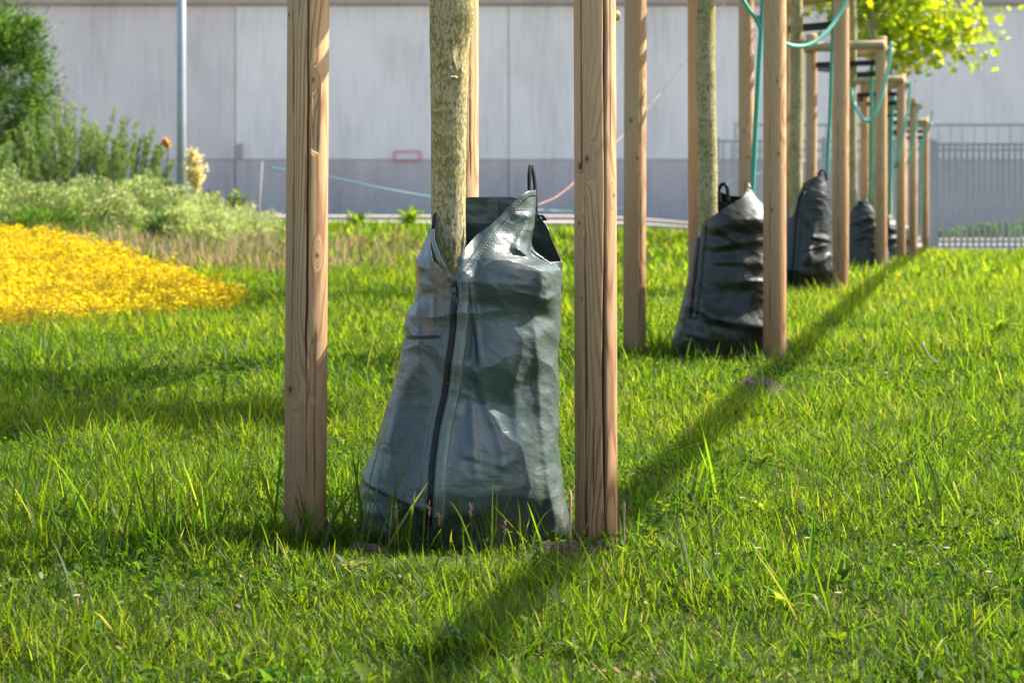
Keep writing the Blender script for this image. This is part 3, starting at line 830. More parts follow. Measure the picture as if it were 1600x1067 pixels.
# seam bands either side of the zip and the hems of the opening
b1.ribbon([(p[0]+13, p[1]-(4 if i == 0 else 0)) for i, p in enumerate(zp)], 17, .0014, 'zip_seam', M_seam, bag1, .0010)
b1.ribbon([(p[0]-11, p[1]+(2 if i == 0 else 0)) for i, p in enumerate(zp)], 12, .0012, 'zip_seam', M_bag1, bag1, .0010)
st = [[(p[0]+9, p[1]) for p in zp], [(p[0]+18.5, p[1]-6) for p in zp], [(p[0]-9, p[1]+6) for p in zp]]
st2 = [[(742, 408), (760, 385), (785, 352), (805, 325), (812, 312)], [(803, 326), (820, 327), (834, 329)]]
b1.ribbon([(719, 440), (722, 425), (739, 403), (764, 367), (797, 329), (822, 305), (837, 302)], 9, .0006, 'hem', M_bag1, bag1, .0006)
b1.ribbon([(712, 440), (706, 425), (694, 408), (684, 388), (678, 372), (677, 358)], 8, .0006, 'hem', M_bag1, bag1, .0006)
for row in st+st2: b1.stitches([row], 'stitching', M_thread, bag1)
# slider and pull
mb = MB()
A, n = b1.front(np.array([715.5, 716, 716.5]), np.array([442, 448, 455]), .005); mb.tube(A, [.0045, .0058, .0045], 10, flat=.6)
A, n = b1.front(np.array([716, 717, 718, 718.5]), np.array([450, 457, 464, 471]), .0075); A2 = A
for dx in (-.0026, .0026): mb.tube(A2+[dx, 0, 0], .0016, 8)
mb.tube([A2[-1]+[-.0026, 0, 0], A2[-1]+[0, -.0002, 0], A2[-1]+[.0026, 0, 0]], .0014, 8); mb.tube([A2[0]+[-.0026, 0, 0], A2[0]+[0, -.0002, 0], A2[0]+[.0026, 0, 0]], .0014, 8)
mb.tube([A2[-2]+[-.0026, 0, 0], A2[-2]+[0, -.0002, 0], A2[-2]+[.0026, 0, 0]], .0014, 8)
mb.build('zip_slider', M_zip, bag1)
# strap loop at the peak
def webbing(path, w, name, m, parent, yt=.0012, side=(1, 0, 0)):
    P = smooth_path(path, 10); n = len(P); sd = np.array(side)*w/2
    T = np.gradient(P, axis=0); T /= np.linalg.norm(T, axis=1)[:, None]
    nn = np.cross(T, np.array(side)); nn /= np.linalg.norm(nn, axis=1)[:, None]+1e-9
    V = np.stack([P-sd-nn*yt, P+sd-nn*yt, P+sd+nn*yt, P-sd+nn*yt], 1).reshape(-1, 3)
    i = (np.arange(n-1)[:, None]*4); j = np.arange(4)[None]; j2 = (j+1) % 4
    Fq = np.stack([i+j, i+j2, i+4+j2, i+4+j], -1).reshape(-1, 4)
    mb = MB(); mb.add(V, Fq); mb.add(V[[0, 1, 2, 3]], [(0, 3, 2, 1)]); mb.add(V[-4:], [(0, 1, 2, 3)])
    return mb.build(name, m, parent)
yb = 5.27
webbing([at(838, 345, yb+.01), at(836.5, 300, yb+.008), at(834, 275, yb+.006), at(829.5, 257.5, yb+.002), at(827, 272, yb-.008), at(827, 290, yb-.006), at(829, 318, yb-.004)], .009, 'strap_loop', M_black, bag1, .0011, (.75, .66, 0))
webbing([at(834, 340, yb+.02), at(846, 337, yb+.01), at(852, 345, yb+.01)], .010, 'strap_tab', M_black, bag1)
# label / hem patch inside the back panel
mb = MB(); a_, b_ = at(762, 313, 5.395), at(778, 341, 5.395)
mb.box((a_[0], 5.37, b_[2]), (b_[0], 5.372, a_[2])); mb.build('hem_patch', M_bag1, bag1, smooth=False)

# --- the bags further down the row
def far_bag(Yc, L, Rr, rim, bottom, zpath, seed, label, depth=.17, feats=None, mul=1.0, strap=None):
    sc_ = 5.3/Yc
    g = random.Random(seed)
    fs = list(feats or [])
    w = Rr[-1][0]-L[-1][0]; top = min(p[1] for p in L+Rr); hgt = bottom-top
    for q in range(7):
        x_ = g.uniform(L[-1][0]+.15*w, Rr[-1][0]-.1*w); y_ = top+hgt*g.uniform(.12, .92); l = w*g.uniform(.3, .6); a = g.choice([g.uniform(-30, 30), g.uniform(60, 110)])
        fs.append(ridge(x_-l/2*math.cos(R(a)), y_-l/2*math.sin(R(a)), x_+l/2*math.cos(R(a)), y_+l/2*math.sin(R(a)), w*.05, g.uniform(.007, .014), g.choice([1, 2, 2.5])))
    def tk(px, py): u = (py-top)/hgt; return .02*sstep(u, .55, .78)*(1-sstep(u, .8, .97))-.03*sstep(u, .8, .97)
    fs.append(tk)
    y0 = bottom
    b = Bag(Yc, L, Rr, [(top, depth*.45), (top+hgt*.2, depth*.85), (top+hgt*.6, depth), (bottom, depth*1.08)], rim, fs, seed, bottom, 1.15 if seed == 21 else .85)
    xx = (L[-1][0]+Rr[-1][0])/2
    X = (xx-800)/F*Yc
    e = empty('watering_bag', (X, Yc, float(ground(X, Yc)))); tag(e, label, 'watering bag', 'tree watering bags')
    b.build(e, M_bag2, 300, 220)
    if zpath:
        b.ribbon(zpath, .012/b.k, .0025, 'zip_tape', M_black, e)
        b.ribbon([(p[0]+.018/b.k, p[1]) for p in zpath], .018/b.k, .003, 'zip_seam', M_bag2, e)
    return b, e

dent2 = [lambda px, py: .03*sstep(py, 300, 335)*(1-sstep(py, 350, 372))*sstep(px, 1095, 1120), ridge(1105, 385, 1190, 372, 9, .016, 1.3), ridge(1100, 350, 1150, 376, 8, .014, 1.3),
         ridge(1110, 405, 1200, 412, 9, .012, 1.3), ridge(1100, 490, 1215, 515, 11, .018, 1.5), gauss(1150, 345, 30, 10, .012), gauss(1165, 440, 26, 14, .012, 25), gauss(1130, 455, 20, 12, -.01), ridge(1062, 470, 1130, 500, 8, .014)]
b2, e2 = far_bag(9.72, [(1128, 284), (1108, 305), (1096, 325), (1090, 345), (1084, 375), (1078, 410), (1070, 450), (1062, 485), (1058, 505), (1050, 535), (1042, 572)],
    [(1176, 284), (1186, 308), (1200, 326), (1210, 345), (1216, 380), (1222, 430), (1225, 480), (1228, 520), (1234, 570)],
    [(-180, 306), (-150, 300), (-120, 312), (-95, 335), (-70, 338), (-55, 345), (-35, 332), (-10, 318), (15, 306), (33, 290), (40, 284), (46, 292), (60, 314), (78, 328), (95, 330), (120, 316), (150, 308)],
    572, [(1090, 352), (1085, 400), (1079, 450), (1072, 495)], 21, 'glossy black crumpled watering bag around the second tree, half behind a stake', .18, dent2)
b3, e3 = far_bag(14.0, [(1262, 270), (1246, 288), (1233, 310), (1226, 340), (1220, 370), (1214, 400), (1208, 430), (1204, 455)],
    [(1290, 268), (1296, 290), (1299, 320), (1301, 350), (1302, 380), (1303, 410), (1306, 430), (1309, 455)],
    [(-180, 284), (-120, 286), (-70, 289), (-40, 283), (-10, 276), (14, 270), (28, 270), (40, 288), (60, 308), (80, 312), (100, 296), (140, 284)],
    456, [(1247, 300), (1240, 340), (1234, 400), (1230, 440)], 34, 'dark watering bag with pinched top standing third along the row between two stakes', .17)
b4, e4 = far_bag(19.1, [(1342, 304), (1332, 316), (1324, 335), (1318, 360), (1312, 390), (1306, 432)],
    [(1356, 304), (1368, 325), (1376, 345), (1382, 365), (1388, 395), (1392, 432)],
    [(-180, 314), (-100, 318), (-60, 324), (-20, 318), (5, 305), (15, 305), (35, 326), (70, 340), (100, 330), (140, 316)],
    434, None, 45, 'fourth watering bag in the row, dark with a pale folded rim catching light', .16)
b5, e5 = far_bag(23.5, [(1372, 333), (1362, 345), (1352, 370), (1347, 395), (1343, 424)],
    [(1392, 333), (1402, 350), (1408, 372), (1412, 395), (1417, 424)],
    [(-180, 338), (-60, 340), (0, 336), (50, 336), (80, 346), (120, 340)], 426, None, 56, 'fifth watering bag in the row, dark sliver seen between the far stakes', .16)
b6, e6 = far_bag(27.6, [(1396, 340), (1384, 352), (1376, 375), (1370, 400), (1366, 416)],
    [(1410, 340), (1420, 355), (1426, 378), (1429, 400), (1431, 416)],
    [(-180, 345), (-60, 347), (0, 343), (60, 344), (120, 346)], 418, None, 67, 'sixth watering bag in the row, small and dark behind the stakes near the fence', .15)
mb = MB(); mb.tube(smooth_path([at(1125, 318, 9.80), at(1123, 298, 9.80), at(1129, 288, 9.79), at(1136, 293, 9.78), at(1138, 318, 9.78)], 6), .008, 8); mb.build('strap_loop', M_black, e2)
mb = MB(); mb.tube(smooth_path([at(1278, 280, 14.0), at(1280, 270, 13.98), at(1288, 268, 13.97), at(1292, 282, 13.96)], 6), .008, 8); mb.build('strap_loop', M_black, e3)
mb = MB(); mb.tube(smooth_path([at(1163, 300, 9.62), at(1164, 288, 9.6), at(1165.5, 281, 9.6)], 6), [.0012]*13, 6); mb.build('loose_thread', M_black, e2)

# ------------------------------------------------------------------ teal hoses and cords
def hose(name, pts, r, m, label, cat='hose', group='teal watering hoses'):
    mb = MB(); mb.tube(smooth_path([at(*p) for p in pts], 14), r, 12)
    o = mb.build(name, m, None, tuple(at(*pts[-1]))); return tag(o, label, cat, group)
hose('watering_hose', [(1197, -60, 9.9), (1193, -10, 9.85), (1190, 40, 9.8), (1185, 120, 9.76), (1180, 210, 9.74), (1175, 305, 9.72), (1172, 345, 9.74)], .0108, M_hose, 'thick dark teal hose running down beside the second tree into its black bag')
hose('watering_hose', [(1142, -40, 9.95), (1160, -2, 9.9), (1172, 18, 9.85), (1185, 37, 9.8), (1191, 60, 9.79)], .0085, M_hose, 'short teal hose slanting in at the top to meet the thick hose')
hose('watering_hose', [(1303, -50, 14.0), (1302, 0, 14.0), (1300, 80, 14.0), (1297, 170, 14.0), (1294, 230, 14.0), (1292, 275, 14.0)], .0105, M_hose, 'thin dark teal hose hanging straight behind the third stake down to the third bag')
hose('hose_loop', [(1216, 40, 13.35), (1225, 66, 13.4), (1245, 73, 13.45), (1268, 69, 13.5), (1290, 52, 13.55), (1308, 28, 13.6), (1322, 0, 13.62), (1332, -40, 13.62)], .0115, M_hose2, 'pale teal hose loop curving up to the third stake at the top edge')
hose('watering_hose', [(1365, 92, 19.0), (1362, 120, 19.0), (1361, 180, 19.0), (1361, 250, 19.05), (1359, 315, 19.1)], .0135, M_hose, 'dark teal hose hanging down behind the pale loop to the fourth bag')
hose('hose_loop', [(1392, 66, 18.72), (1389, 100, 18.72), (1379, 145, 18.72), (1367, 178, 18.72), (1356, 190, 18.74), (1344, 180, 18.78), (1334, 160, 18.85), (1330, 138, 18.9)], .0135, M_hose2, 'pale teal hose hanging in a deep loop from the fourth tree support rail')
hose('hose_loop', [(1423, 126, 23.15), (1420, 160, 23.15), (1413, 205, 23.15), (1404, 245, 23.2), (1398, 262, 23.3)], .013, M_hose2, 'pale teal hose slanting down from the fifth tree support')
hose('watering_hose', [(1396, 150, 23.6), (1393, 200, 23.6), (1391, 300, 23.6), (1390, 345, 23.6)], .016, M_hose, 'dark teal hose hanging down to the fifth bag')
hose('hose_loop', [(1435, 166, 27.2), (1431, 200, 27.2), (1424, 235, 27.25), (1417, 258, 27.3)], .013, M_hose2, 'pale teal hose slanting down from the sixth tree support')
hose('hose_loop', [(1458, 172, 32.6), (1453, 195, 32.6), (1444, 218, 32.65), (1435, 232, 32.7)], .015, M_hose2, 'farthest pale teal hose slanting down from the last tree support')
hose('watering_hose', [(1438, 210, 33.0), (1438, 270, 33.0), (1437, 350, 33.0)], .013, M_hose, 'thin teal hose hanging straight at the last stakes before the fence')
hose('rope', [(420, 262, 21), (510, 276, 21), (590, 293, 21), (670, 307, 21.2), (780, 322, 21.5), (880, 330, 22), (980, 325, 22.5), (1075, 306, 23), (1140, 285, 23.5), (1260, 250, 24)], .0062, M_rope, 'sagging teal rope strung low across in front of the grey wall', 'rope', 'barrier cords')
hose('cord', [(1150, -20, 24), (1075, 90, 23), (1010, 172, 22), (940, 245, 21), (880, 300, 20), (846, 318, 19), (780, 340, 18)], .0036, M_cord, 'faint orange cord running diagonally down past the wall between the stakes', 'cord', 'barrier cords')
hose('cord', [(700, 432, 14.5), (640, 450, 13.9), (560, 466, 13.7), (470, 474, 13.9), (380, 470, 14.2)], .004, M_cord, 'thin orange cord lying low over the grass left of the nearest bag', 'cord', 'barrier cords')

# wooden fixing peg on the right of the first right stake
mb = MB(); mb.tube([at(960, 25, 5.2), at(965, 25, 5.19), at(968.5, 25, 5.19)], [.011, .011, .008], 14)
mb.build('peg', M_rail, [o for o in COL.objects if o.name == 'tree_support'][0])

# unseen pipe added right of the row to cast the shadow band along it
PH = 3.6
k_ = PH/math.tan(SUN_EL); ox, oy = k_*math.sin(SUN_AZ), k_*math.cos(SUN_AZ)
A0 = np.array([.075, 4.93]); dr = np.array([.197, 1.0])     # a point of the shadow line and its direction
pp = empty('shadow_caster_pipe', (A0[0]+ox, A0[1]+oy, 0)); tag(pp, 'unseen grey pipe added overhead on the right to cast a shadow along the tree row', 'pipe')
s0, s1 = -9, 42
pA = np.array([*(A0+dr*s0+[ox, oy]), PH+.02]); pB = np.array([*(A0+dr*s1+[ox, oy]), PH-.12])
mb = MB(); mb.tube([pA, (pA+pB)/2, pB], .047, 20); mb.build('caster_run', M_caster, pp)
for q in (pA, pB):
    mb = MB(); mb.tube([(q[0], q[1], -1.2), (q[0], q[1], q[2]-.050)], .05, 16); mb.build('caster_pillar', M_caster, pp)

# ------------------------------------------------------------------ lawn
TO_EXCL = [(gx, gy, .205, .17)] + [(t['xr'], t['Y'], RS, RS) for t in ROW] + [(t['xl'], t['yl'], RS, RS) for t in ROW] + [(t['xb'], t['Y']+.55, RS, RS) for t in ROW]
for b_ in (b2, b3, b4, b5, b6):
    X0 = (b_.L[-1][0]-800)*b_.k; X1 = (b_.R[-1][0]-800)*b_.k
    TO_EXCL.append(((X0+X1)/2, b_.Yc, (X1-X0)/2-.02, .17))
SEDUM = np.array([(-5.5, 11.3), (-2.5, 11.5), (-2.15, 11.2), (-1.95, 11.25), (-1.72, 11.8), (-1.5, 12.2), (-1.38, 12.9), (-1.6, 13.6), (-1.95, 14.6), (-2.35, 15.8), (-2.9, 17.1), (-3.6, 18.4), (-6, 19.3)])
def in_poly(X, Y, P):
    ins = np.zeros(len(X), bool); j = len(P)-1
    for i in range(len(P)):
        xi, yi = P[i]; xj, yj = P[j]
        c = ((yi > Y) != (yj > Y)) & (X < (xj-xi)*(Y-yi)/(yj-yi+1e-12)+xi); ins ^= c; j = i
    return ins
SOIL = [(.84, 8.25, .09, .20), (.13, 5.05, .10, .05), (-.30, 5.03, .05, .03), (.33, 5.05, .05, .03), (1.03, 4.6, .04, .03)]

GC = np.array([(.034, .082, .006), (.054, .110, .008), (.080, .134, .011), (.118, .158, .016), (.028, .066, .012), (.105, .12, .045), (.15, .155, .10)])
GP = np.array([.24, .32, .22, .08, .09, .03, .02])
def blades(n, region, Lr, Wr, segs, seed, lean=.55, gc=GC, gp=GP, lenmul=None, clump=True, excl=True, tuft=None):
    g = np.random.default_rng(seed)
    x0, x1, ya, yb = region
    # y drawn so the density per m2 is even inside the view wedge
    Y = np.sqrt(g.uniform(ya*ya, yb*yb, n)) if tuft is None else None
    if tuft is None:
        X = (x0+(x1-x0)*g.uniform(0, 1, n))*Y + g.choice([0.0], n)
    else:
        cx_, cy_, rr_ = tuft
        a = g.uniform(0, 2*np.pi, n); q = rr_*np.sqrt(g.uniform(0, 1, n)); X = cx_+q*np.cos(a); Y = cy_+q*np.sin(a)
    if clump:   # tufts: pull some of the blades towards cell centres
        cs = .035
        ci, cj = np.floor(X/cs), np.floor(Y/cs)
        hx, hy = hash3(ci.astype(int), cj.astype(int), ci.astype(int)*0, 5), hash3(ci.astype(int), cj.astype(int), ci.astype(int)*0, 9)
        k = .55*hash3(ci.astype(int), cj.astype(int), ci.astype(int)*0, 3)
        X = X*(1-k)+(ci+hx)*cs*k; Y = Y*(1-k)+(cj+hy)*cs*k
    keep = np.ones(len(X), bool)
    if excl:
        for (ex, ey, rx_, ry_) in TO_EXCL: keep &= ((X-ex)/(rx_+.004))**2+((Y-ey)/(ry_+.004))**2 > 1
        for (ex, ey, rx_, ry_) in SOIL: keep &= (((X-ex)/rx_)**2+((Y-ey)/ry_)**2 > 1) | (g.uniform(0, 1, len(X)) < .18)
        keep &= ~(in_poly(X, Y, SEDUM) & (g.uniform(0, 1, len(X)) < .93))
    X, Y = X[keep], Y[keep]; n = len(X)
    patch = fbm(X*1.1, Y*1.1, 0, 3, 31); p2 = fbm(X*5, Y*5, 0, 2, 61)
    L = Lr[0]*np.exp(g.normal(0, .38, n))*(1+.30*patch+.35*p2); L = np.clip(L, Lr[0]*.3, Lr[1])
    if lenmul is not None: L *= lenmul(X, Y)
    W = g.uniform(*Wr, n)*(.75+.35*np.minimum(L/Lr[0], 2))
    az = g.uniform(0, 2*np.pi, n); ln = np.abs(g.normal(.25, lean*.6, n)); bend = g.uniform(.1, 1.1, n)*lean
    dx, dy = np.cos(az), np.sin(az)
    wa_ = az+np.pi/2+g.normal(0, .5, n); wx, wy = np.cos(wa_), np.sin(wa_)
    Z = ground(X, Y)-.004
    ts = {3: [0, .38, .72, 1], 2: [0, .55, 1]}[segs]; ws = {3: [.75, 1, .72, 0], 2: [.8, .9, 0]}[segs]
    Vs = []
    # leaning arc
    hgt, out_ = np.zeros(n), np.zeros(n); prev = 0
    for t_, w_ in zip(ts, ws):
        ang = ln+bend*t_*1.1; ds = (t_-prev)*L; prev = t_
        hgt = hgt+ds*np.cos(ang); out_ = out_+ds*np.sin(ang)
        c = np.stack([X+dx*out_, Y+dy*out_, Z+np.maximum(hgt, .002)], -1)
        wv = (W*w_/2)[:, None]*np.stack([wx, wy, 0*wx], -1)
        if t_ < 1: Vs += [c-wv, c+wv]
        else: Vs += [c]
    k = len(Vs); V = np.stack(Vs, 1).reshape(-1, 3)
    b0 = (np.arange(n)*k)[:, None]
    Q = np.concatenate([b0+np.array([[2*q, 2*q+1, 2*q+3, 2*q+2]]) for q in range(segs-1)])
    T = b0+np.array([[k-3, k-2, k-1]])
    ii = g.choice(len(gc), n, p=gp/gp.sum())
    yel = sstep(patch+.5*p2, -.1, .9)
    C = gc[ii]*g.uniform(.75, 1.25, (n, 1)); C = C*(1+np.stack([.42*yel, .18*yel, 0*yel], 1))
    C = np.repeat(C[:, None], k, 1)
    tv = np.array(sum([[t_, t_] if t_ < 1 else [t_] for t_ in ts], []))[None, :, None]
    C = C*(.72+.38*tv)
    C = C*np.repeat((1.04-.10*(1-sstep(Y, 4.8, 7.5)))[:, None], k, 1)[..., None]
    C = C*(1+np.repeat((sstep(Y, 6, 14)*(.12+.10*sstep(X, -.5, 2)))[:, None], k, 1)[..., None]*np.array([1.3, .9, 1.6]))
    straw = (g.uniform(0, 1, n) < .04)[:, None, None]*(tv > .7)
    C = np.where(straw, C*.5+np.array([.13, .12, .07])*.5, C)
    return V, Q, T, C.reshape(-1, 3)

def grass_obj(name, parts, mat_, label, cat='grass', kind='stuff', group=None):
    Vs, Qs, Ts, Cs = [], [], [], []; off = 0
    for V, Q, T, C in parts:
        Vs.append(V); Qs.append(Q+off); Ts.append(T+off); Cs.append(C); off += len(V)
    me = mesh_np(name, np.concatenate(Vs), [np.concatenate(Qs), np.concatenate(Ts)], True, {'col': np.concatenate(Cs)})
    return tag(link(name, me, mat_), label, cat, group, kind)

def near_long(X, Y):     # longer where the mower does not reach
    m = np.ones_like(X)*(1+.45*sstep(vnoise(X*2.6, Y*2.0, 0, 55), .15, .6)+.5*sstep(vnoise(X*6.5, Y*5, 0, 56), .35, .8))
    for t in ROW[:3]:
        for (a, b) in ((t['xr'], t['Y']), (t['xl'], t['yl'])):
            m += .35*np.exp(-((X-a)**2+(Y-b)**2)/.012)
    m += .05*np.exp(-(((X-gx)/.26)**2+((Y-gy+.05)/.22)**2)**2)
    m *= 1-.62*np.exp(-(((X+.10)/.36)**4+((Y-4.93)/.20)**4))
    m *= 1-.5*np.exp(-(((X+.47)/.10)**4+((Y-4.98)/.15)**4))
    m += .3*np.exp(-(((X+.75)/.5)**2+((Y-5.3)/.35)**2))
    return m*(1+.25*sstep(vnoise(X*1.7, Y*1.7, 0, 88), .1, .7))
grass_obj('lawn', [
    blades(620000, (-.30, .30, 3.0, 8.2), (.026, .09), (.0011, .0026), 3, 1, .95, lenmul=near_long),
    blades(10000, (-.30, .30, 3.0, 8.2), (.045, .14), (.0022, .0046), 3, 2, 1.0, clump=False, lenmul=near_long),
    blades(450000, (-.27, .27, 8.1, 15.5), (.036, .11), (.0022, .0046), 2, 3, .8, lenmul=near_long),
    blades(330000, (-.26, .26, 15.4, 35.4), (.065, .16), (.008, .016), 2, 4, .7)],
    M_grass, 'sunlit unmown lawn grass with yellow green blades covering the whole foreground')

def gxy(px_, py_):       # where the view ray of a photo point meets the ground
    Y_ = 5.0
    for _ in range(60):
        Y_ = .5*Y_+.5*(CZ-float(ground((px_-800)/F*Y_, Y_)))*F/max(py_-HY, 20)
    return (px_-800)/F*Y_, Y_
# taller blades in front of the bag and at the stakes
def tall(seed, cx_, cy_, rr_, n, L=(.13, .26), W=(.0025, .0045), lean=.35, gc=GC): return blades(n, (0, 0, 0, 0), L, W, 3, seed, lean, clump=False, excl=True, tuft=(cx_, cy_, rr_), gc=gc)
pts = []
gtall = random.Random(4)
TG = np.array([(.05, .12, .008), (.08, .15, .010), (.04, .10, .008), (.11, .16, .015), (.035, .08, .014), (.11, .13, .04), (.15, .16, .09)])
for k in range(26):
    px_ = gtall.uniform(560, 880); X_ = (px_-800)/F*5.05
    pts.append(tall(300+k, X_, gtall.uniform(5.0, 5.10), .03, gtall.randint(3, 9), (gtall.uniform(.06, .13), .2), gc=TG))
for (X_, Y_, n_, l_) in ((-.45, 5.10, 26, .10), (-.40, 5.08, 16, .13), (-.50, 5.08, 12, .09), (.15, 5.08, 22, .08), (.22, 5.07, 14, .09), (-.36, 5.25, 16, .14), (1.0, 9.36, 30, .12), (.82, 9.42, 40, .12), (.7, 9.5, 40, .12), (.55, 9.9, 24, .12),
                         (-.32, 5.08, 9, .17), (-.27, 5.07, 7, .15), (1.0, 5.6, 12, .20), (.95, 5.4, 10, .16), (-.75, 4.95, 50, .13), (-.65, 5.1, 40, .13), (-.95, 5.2, 50, .14), (-.85, 4.8, 24, .12), (.32, 4.55, 16, .13), (.55, 4.3, 10, .18), (.45, 5.6, 26, .12), (.9, 7.3, 30, .13)):
    pts.append(tall(int(1000*abs(X_)+100*Y_), X_, Y_, .07 if n_ < 30 else .14, n_, (l_, .26), (.003, .0055), .5, TG))
def arc(P0, P1, P2, w, col):
    t = np.linspace(0, 1, 12)[:, None]; P0, P1, P2 = map(np.asarray, (P0, P1, P2)); c = (1-t)**2*P0+2*t*(1-t)*P1+t*t*P2
    T = np.gradient(c, axis=0); sd = np.cross(T, [0, 1, .2]); sd /= np.linalg.norm(sd, axis=1)[:, None]; ww = w*(1-t**2)+.0002
    V = np.stack([c-sd*ww/2, c+sd*ww/2], 1).reshape(-1, 3); i = (np.arange(11)*2)[:, None]
    return V, i+np.array([[0, 1, 3, 2]]), np.zeros((0, 3), int), np.tile(col, (24, 1))
for (a, b_, c, d, e_, f, Yb) in ((588, 812, 620, 740, 670, 658, 5.02), (562, 815, 575, 730, 607, 660, 5.04), (570, 818, 590, 760, 602, 698, 5.0), (660, 830, 664, 780, 672, 738, 5.0), (770, 850, 768, 800, 771, 742, 4.98), (850, 875, 808, 830, 768, 786, 4.98),
                           (742, 845, 722, 800, 702, 782, 4.98), (725, 840, 722, 790, 717, 775, 5.0), (830, 850, 838, 800, 868, 793, 5.0), (640, 840, 642, 810, 639, 776, 5.0), (560, 840, 545, 770, 552, 768, 5.0), (812, 842, 815, 800, 808, 776, 5.0), (600, 838, 640, 790, 655, 783, 4.98)):
    P0 = at(a, b_, Yb); P0[2] = min(P0[2], float(ground(P0[0], Yb))); pts.append(arc(P0, at(c, d, Yb), at(e_, f, Yb+.01), .0034, (.075, .14, .012)))
for (a, b_, c, d, e_, f, w) in ((1105, 950, 1130, 900, 1168, 852, .004), (1250, 1000, 1350, 985, 1400, 955, .0035), (1540, 775, 1565, 720, 1592, 655, .005), (1010, 730, 1060, 700, 1100, 690, .004), (480, 700, 560, 690, 545, 720, .003), (1210, 790, 1260, 800, 1290, 835, .004), (180, 740, 215, 790, 260, 850, .0035), (1148, 1060, 1135, 1010, 1160, 955, .004),
                           (10, 830, 20, 770, 45, 745, .004), (1390, 790, 1420, 760, 1435, 700, .004), (1065, 1067, 1072, 1010, 1070, 975, .004), (1500, 1030, 1540, 960, 1580, 930, .004)):
    X0, Y0 = gxy(a, b_); P0 = np.array([X0, Y0, float(ground(X0, Y0))]); pts.append(arc(P0, at(c, d, Y0), at(e_, f, Y0-.05), w, (.045, .09, .02) if a in (1105, 1250, 1540, 10) else (.08, .14, .012)))
grass_obj('tall_grass', pts, M_grass, 'taller loose grass blades standing against the foot of the bags and stakes')

# dry brownish grass behind the sedum
DG = np.array([(.30, .21, .15), (.25, .19, .13), (.20, .22, .09), (.16, .24, .05), (.36, .29, .20), (.14, .22, .03), (.28, .20, .16)])
dry = []
for (X_, Y_, r_, n_) in ((-2.3, 16.6, .8, 3200), (-1.6, 15.8, .9, 2600), (-1.0, 17.2, 1.1, 1900), (-3.0, 17.9, .7, 2600), (-.3, 19.0, 1.2, 900), (-2.0, 18.2, .9, 2400)):
    dry.append(blades(n_, (0, 0, 0, 0), (.09, .20), (.004, .009), 2, int(-X_*100), .5, clump=False, tuft=(X_, Y_, r_), gc=DG))
grass_obj('dry_grass', dry, M_petal, 'dry pinkish brown grass strip between the yellow flowers and the shrubs')

# reddish seed heads, horsetail shoots
def seedhead(px_, py_, Y_, h, tilt, label, colr=(.40, .20, .16)):
    g0_ = at(px_, py_, Y_); z0 = float(ground(g0_[0], Y_))
    e = empty('grass_seedhead', (g0_[0], Y_, z0)); tag(e, label, 'seed head', 'reddish grass seed heads')
    top = np.array([g0_[0]+tilt, Y_-.01, g0_[2]])
    mb = MB(); mb.tube(smooth_path([(g0_[0], Y_, z0-.01), (g0_[0]+tilt*.3, Y_, (z0+g0_[2])/2), top-[0, 0, .01]], 8), .0007, 5); mb.build('stalk', M_twig, e)
    g = np.random.default_rng(int(px_)); mb = MB()
    for q in range(15):
        s_ = top+np.array([0, 0, -.022+.026*q/15]); d = np.array([g.normal()*.4, g.normal()*.4, 1]); d /= np.linalg.norm(d)
        l = g.uniform(.007, .014); mb.tube([s_, s_+d*l*.5, s_+d*l], [.0004, .0011, .0002], 5)
    mb.build('spikelets', M_seed, e)
M_seed = plain('seed_husks', (.46, .23, .19), .7)
for (a, b_, c, lab) in ((617, 795, 5.03, 'short reddish seed head before the lower left of the nearest bag'), (668, 790, 5.02, 'reddish feathery seed head in front of the zip foot'),
                   (690, 805, 5.03, 'small pinkish seed head right of the zip foot'), (738, 792, 5.02, 'tan seed head before the middle of the nearest bag'), (790, 818, 5.0, 'low tan seed head near the bag right base')):
    seedhead(a, b_, c, 0, .004*((a % 3)-1), lab)
for q, (px_, top, bot) in enumerate(((891, 765, 835), (975, 782, 840))):
    A = at(px_, bot, 5.0); B = at(px_, top, 5.0); mb = MB()
    mb.tube([A-[0, 0, .03], A, (A+B)/2, B-[0, 0, .012], B], [.0022, .0022, .0022, .0035, .0008], 8)
    tag(mb.build('horsetail_shoot', M_seed, None, tuple(A)), ['thin reddish brown shoot between the bag and the right stake', 'thin reddish brown shoot just right of the right stake'][q], 'shoot', 'horsetail shoots')

# broadleaf weeds
def leaf_strip(P0, az, L, W, up, curl, nseg=7, lobes=0.0):
    t = np.linspace(0, 1, nseg); ang = up-curl*t
    ds = L/(nseg-1); h = np.cumsum(np.r_[0, np.sin(ang[:-1])*ds]); o = np.cumsum(np.r_[0, np.cos(ang[:-1])*ds])
    w = W*np.sin(np.pi*np.clip(t*.92+.06, 0, 1))**.8*(1+lobes*np.where(np.arange(nseg) % 2, 1, -.6))
    d = np.array([math.cos(az), math.sin(az), 0]); s_ = np.array([-d[1], d[0], 0])
    c = np.asarray(P0)+o[:, None]*d+h[:, None]*np.array([0, 0, 1])
    V = np.stack([c-s_*w[:, None]/2+[0, 0, .12*W], c, c+s_*w[:, None]/2+[0, 0, .12*W]], 1).reshape(-1, 3)
    i = (np.arange(nseg-1)*3)[:, None]
    return V, np.concatenate([i+np.array([[0, 1, 4, 3]]), i+np.array([[1, 2, 5, 4]])])
